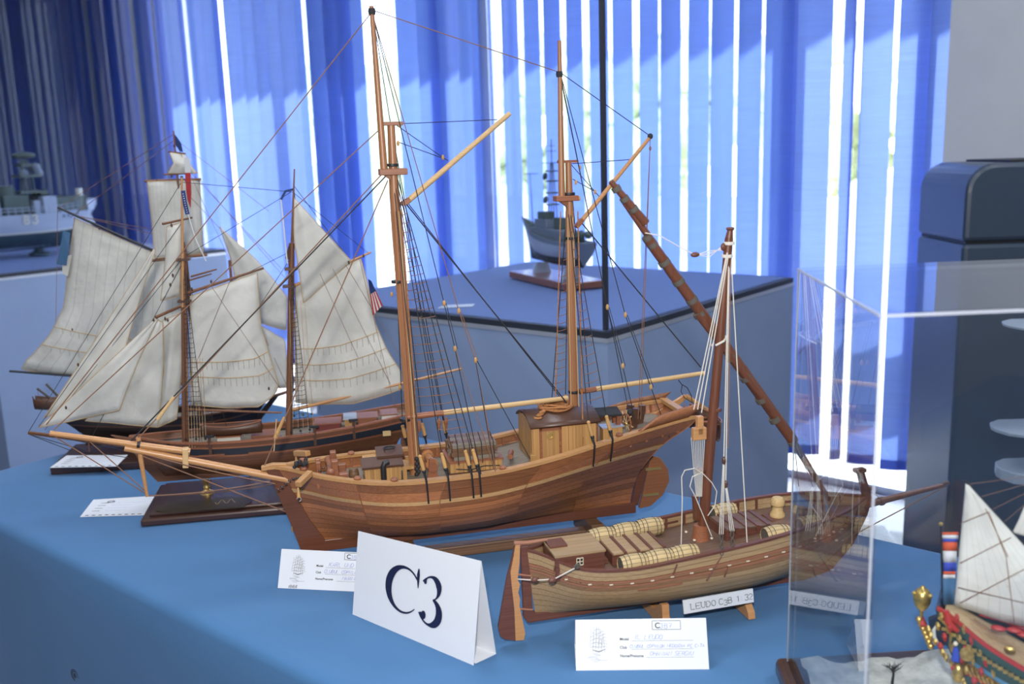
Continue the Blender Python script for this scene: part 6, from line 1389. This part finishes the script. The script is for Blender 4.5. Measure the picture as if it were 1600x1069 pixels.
spar(D, 'mizzen_mast', MT['pmast'], np.array([D.p(1600, 985)[0]+.02, 0, dk0-.02]), np.array([D.p(1600, 985)[0]+.02, 0, dk0+.30]), .003, .002)
spar(D, 'ensign_staff', MT['black'], D.p(1474, 965), D.p(1470, 818), .0012, .0010); MB().ball(D.p(1470, 819), .002, 8, 6).build('staff_knob', MT['gold'], D.root)
ys = [832, 836, 842, 847, 861, 879, 893, 898, 904, 945]; ms_ = [MT['orange'], MT['flag_w'], MT['fblue'], MT['orange'], MT['flag_w'], MT['fblue'], MT['orange'], MT['flag_w'], MT['steel']]
fe = empty('ensign'); fe.parent = D.root; fe['label'] = 'red, white and blue striped ensign'
for i in range(9):
    xa, xb2 = 1471.5, 1498 - i*.8
    MB().grid([[D.p(xa + (xb2-xa)*k/4, ys[i], .002*math.sin(k*1.6+i*.4)) for k in range(5)], [D.p(xa + (xb2-xa)*k/4, ys[i+1], .002*math.sin(k*1.6+i*.4+.4)) for k in range(5)]]).build('flag_stripe', ms_[i], fe, smooth=True, solid=.0006)

# ================================================================== things in the background at the right
cbq = onpl(1514, 256, (0, 2.55, 0), (0, 1, 0)); cr_ = empty('slate_cabinet', (cbq[0] + .3, 2.62, 0)); tag(cr_, 'dark slate blue cabinet with rounded top corners beside the grey column', 'cabinet')
hw_, ht_ = .30, cbq[2]; rr = .075
def rprof(z0, z1, round_top):
    P = [(-hw_, z0), (hw_, z0)]
    if round_top: P += [(hw_-rr+rr*math.cos(a), z1-rr+rr*math.sin(a)) for a in np.linspace(0, math.pi/2, 8)] + [(-hw_+rr-rr*math.sin(a), z1-rr+rr*math.cos(a)) for a in np.linspace(0, math.pi/2, 8)]
    else: P += [(hw_, z1), (-hw_, z1)]
    return P
zs_ = onpl(1514, 380, (0, 2.55, 0), (0, 1, 0))[2]
MB().prism([np.array([a, -.07, b]) for a, b in rprof(zs_+.003, ht_, True)][::-1], (0, .30, 0)).build('upper_shell', MT['slate'], cr_, bevel=.012)
MB().prism([np.array([a, -.07, b]) for a, b in rprof(.002, zs_-.003, False)][::-1], (0, .30, 0)).build('lower_shell', MT['slate'], cr_, bevel=.012)
MB().bx(-hw_+.01, hw_-.01, -.06, .22, zs_-.004, zs_+.004).build('seam', MT['black'], cr_)
MB().bx(-hw_+.12, hw_-.12, -.05, .20, ht_, ht_+.006).build('lid', MT['black'], cr_)
q = onz(1512, 778, 0); nb_ = empty('navy_box', (q[0], q[1], 0), .5); tag(nb_, 'small navy blue box on the floor by the grey column', 'box')
MB().bx(-.06, .06, -.05, .05, .001, .095).build('box_body', MT['navy'], nb_, bevel=.004); MB().bx(-.063, .063, -.053, .053, .095, .112).build('box_lid', MT['navy'], nb_, bevel=.003)
ry = 1.95; rk_ = empty('shelf_rack', (onpl(1700, 600, (0, ry, 0), (0, 1, 0))[0], ry, 0)); tag(rk_, 'pale grey narrow rack with rounded shelves at the right edge', 'rack')
for px, py, hgt in ((1571, 509, .006), (1552, 671, .008), (1560, 739, .024)):
    q = onpl(px, py, (0, ry, 0), (0, 1, 0)); x0 = q[0] - rk_.location[0]
    MB().prism([np.array([a, b, q[2]-hgt/2]) for a, b in ((x0, -.01), (x0+.012, -.04), (x0+.04, -.06), (.12, -.06), (.12, .06), (x0+.04, .06), (x0+.012, .04), (x0, .01))], (0, 0, hgt)).build('shelf', MT['greypl'], rk_, bevel=.002)
MB().cyl((.06, 0, .001), (.06, 0, 1.35), .018, n=14).build('post', MT['greypl'], rk_, smooth=True); MB().lathe([(.14, .001), (.14, .012), (.03, .02)], (.06, 0, 0), n=20).build('foot', MT['greypl'], rk_)
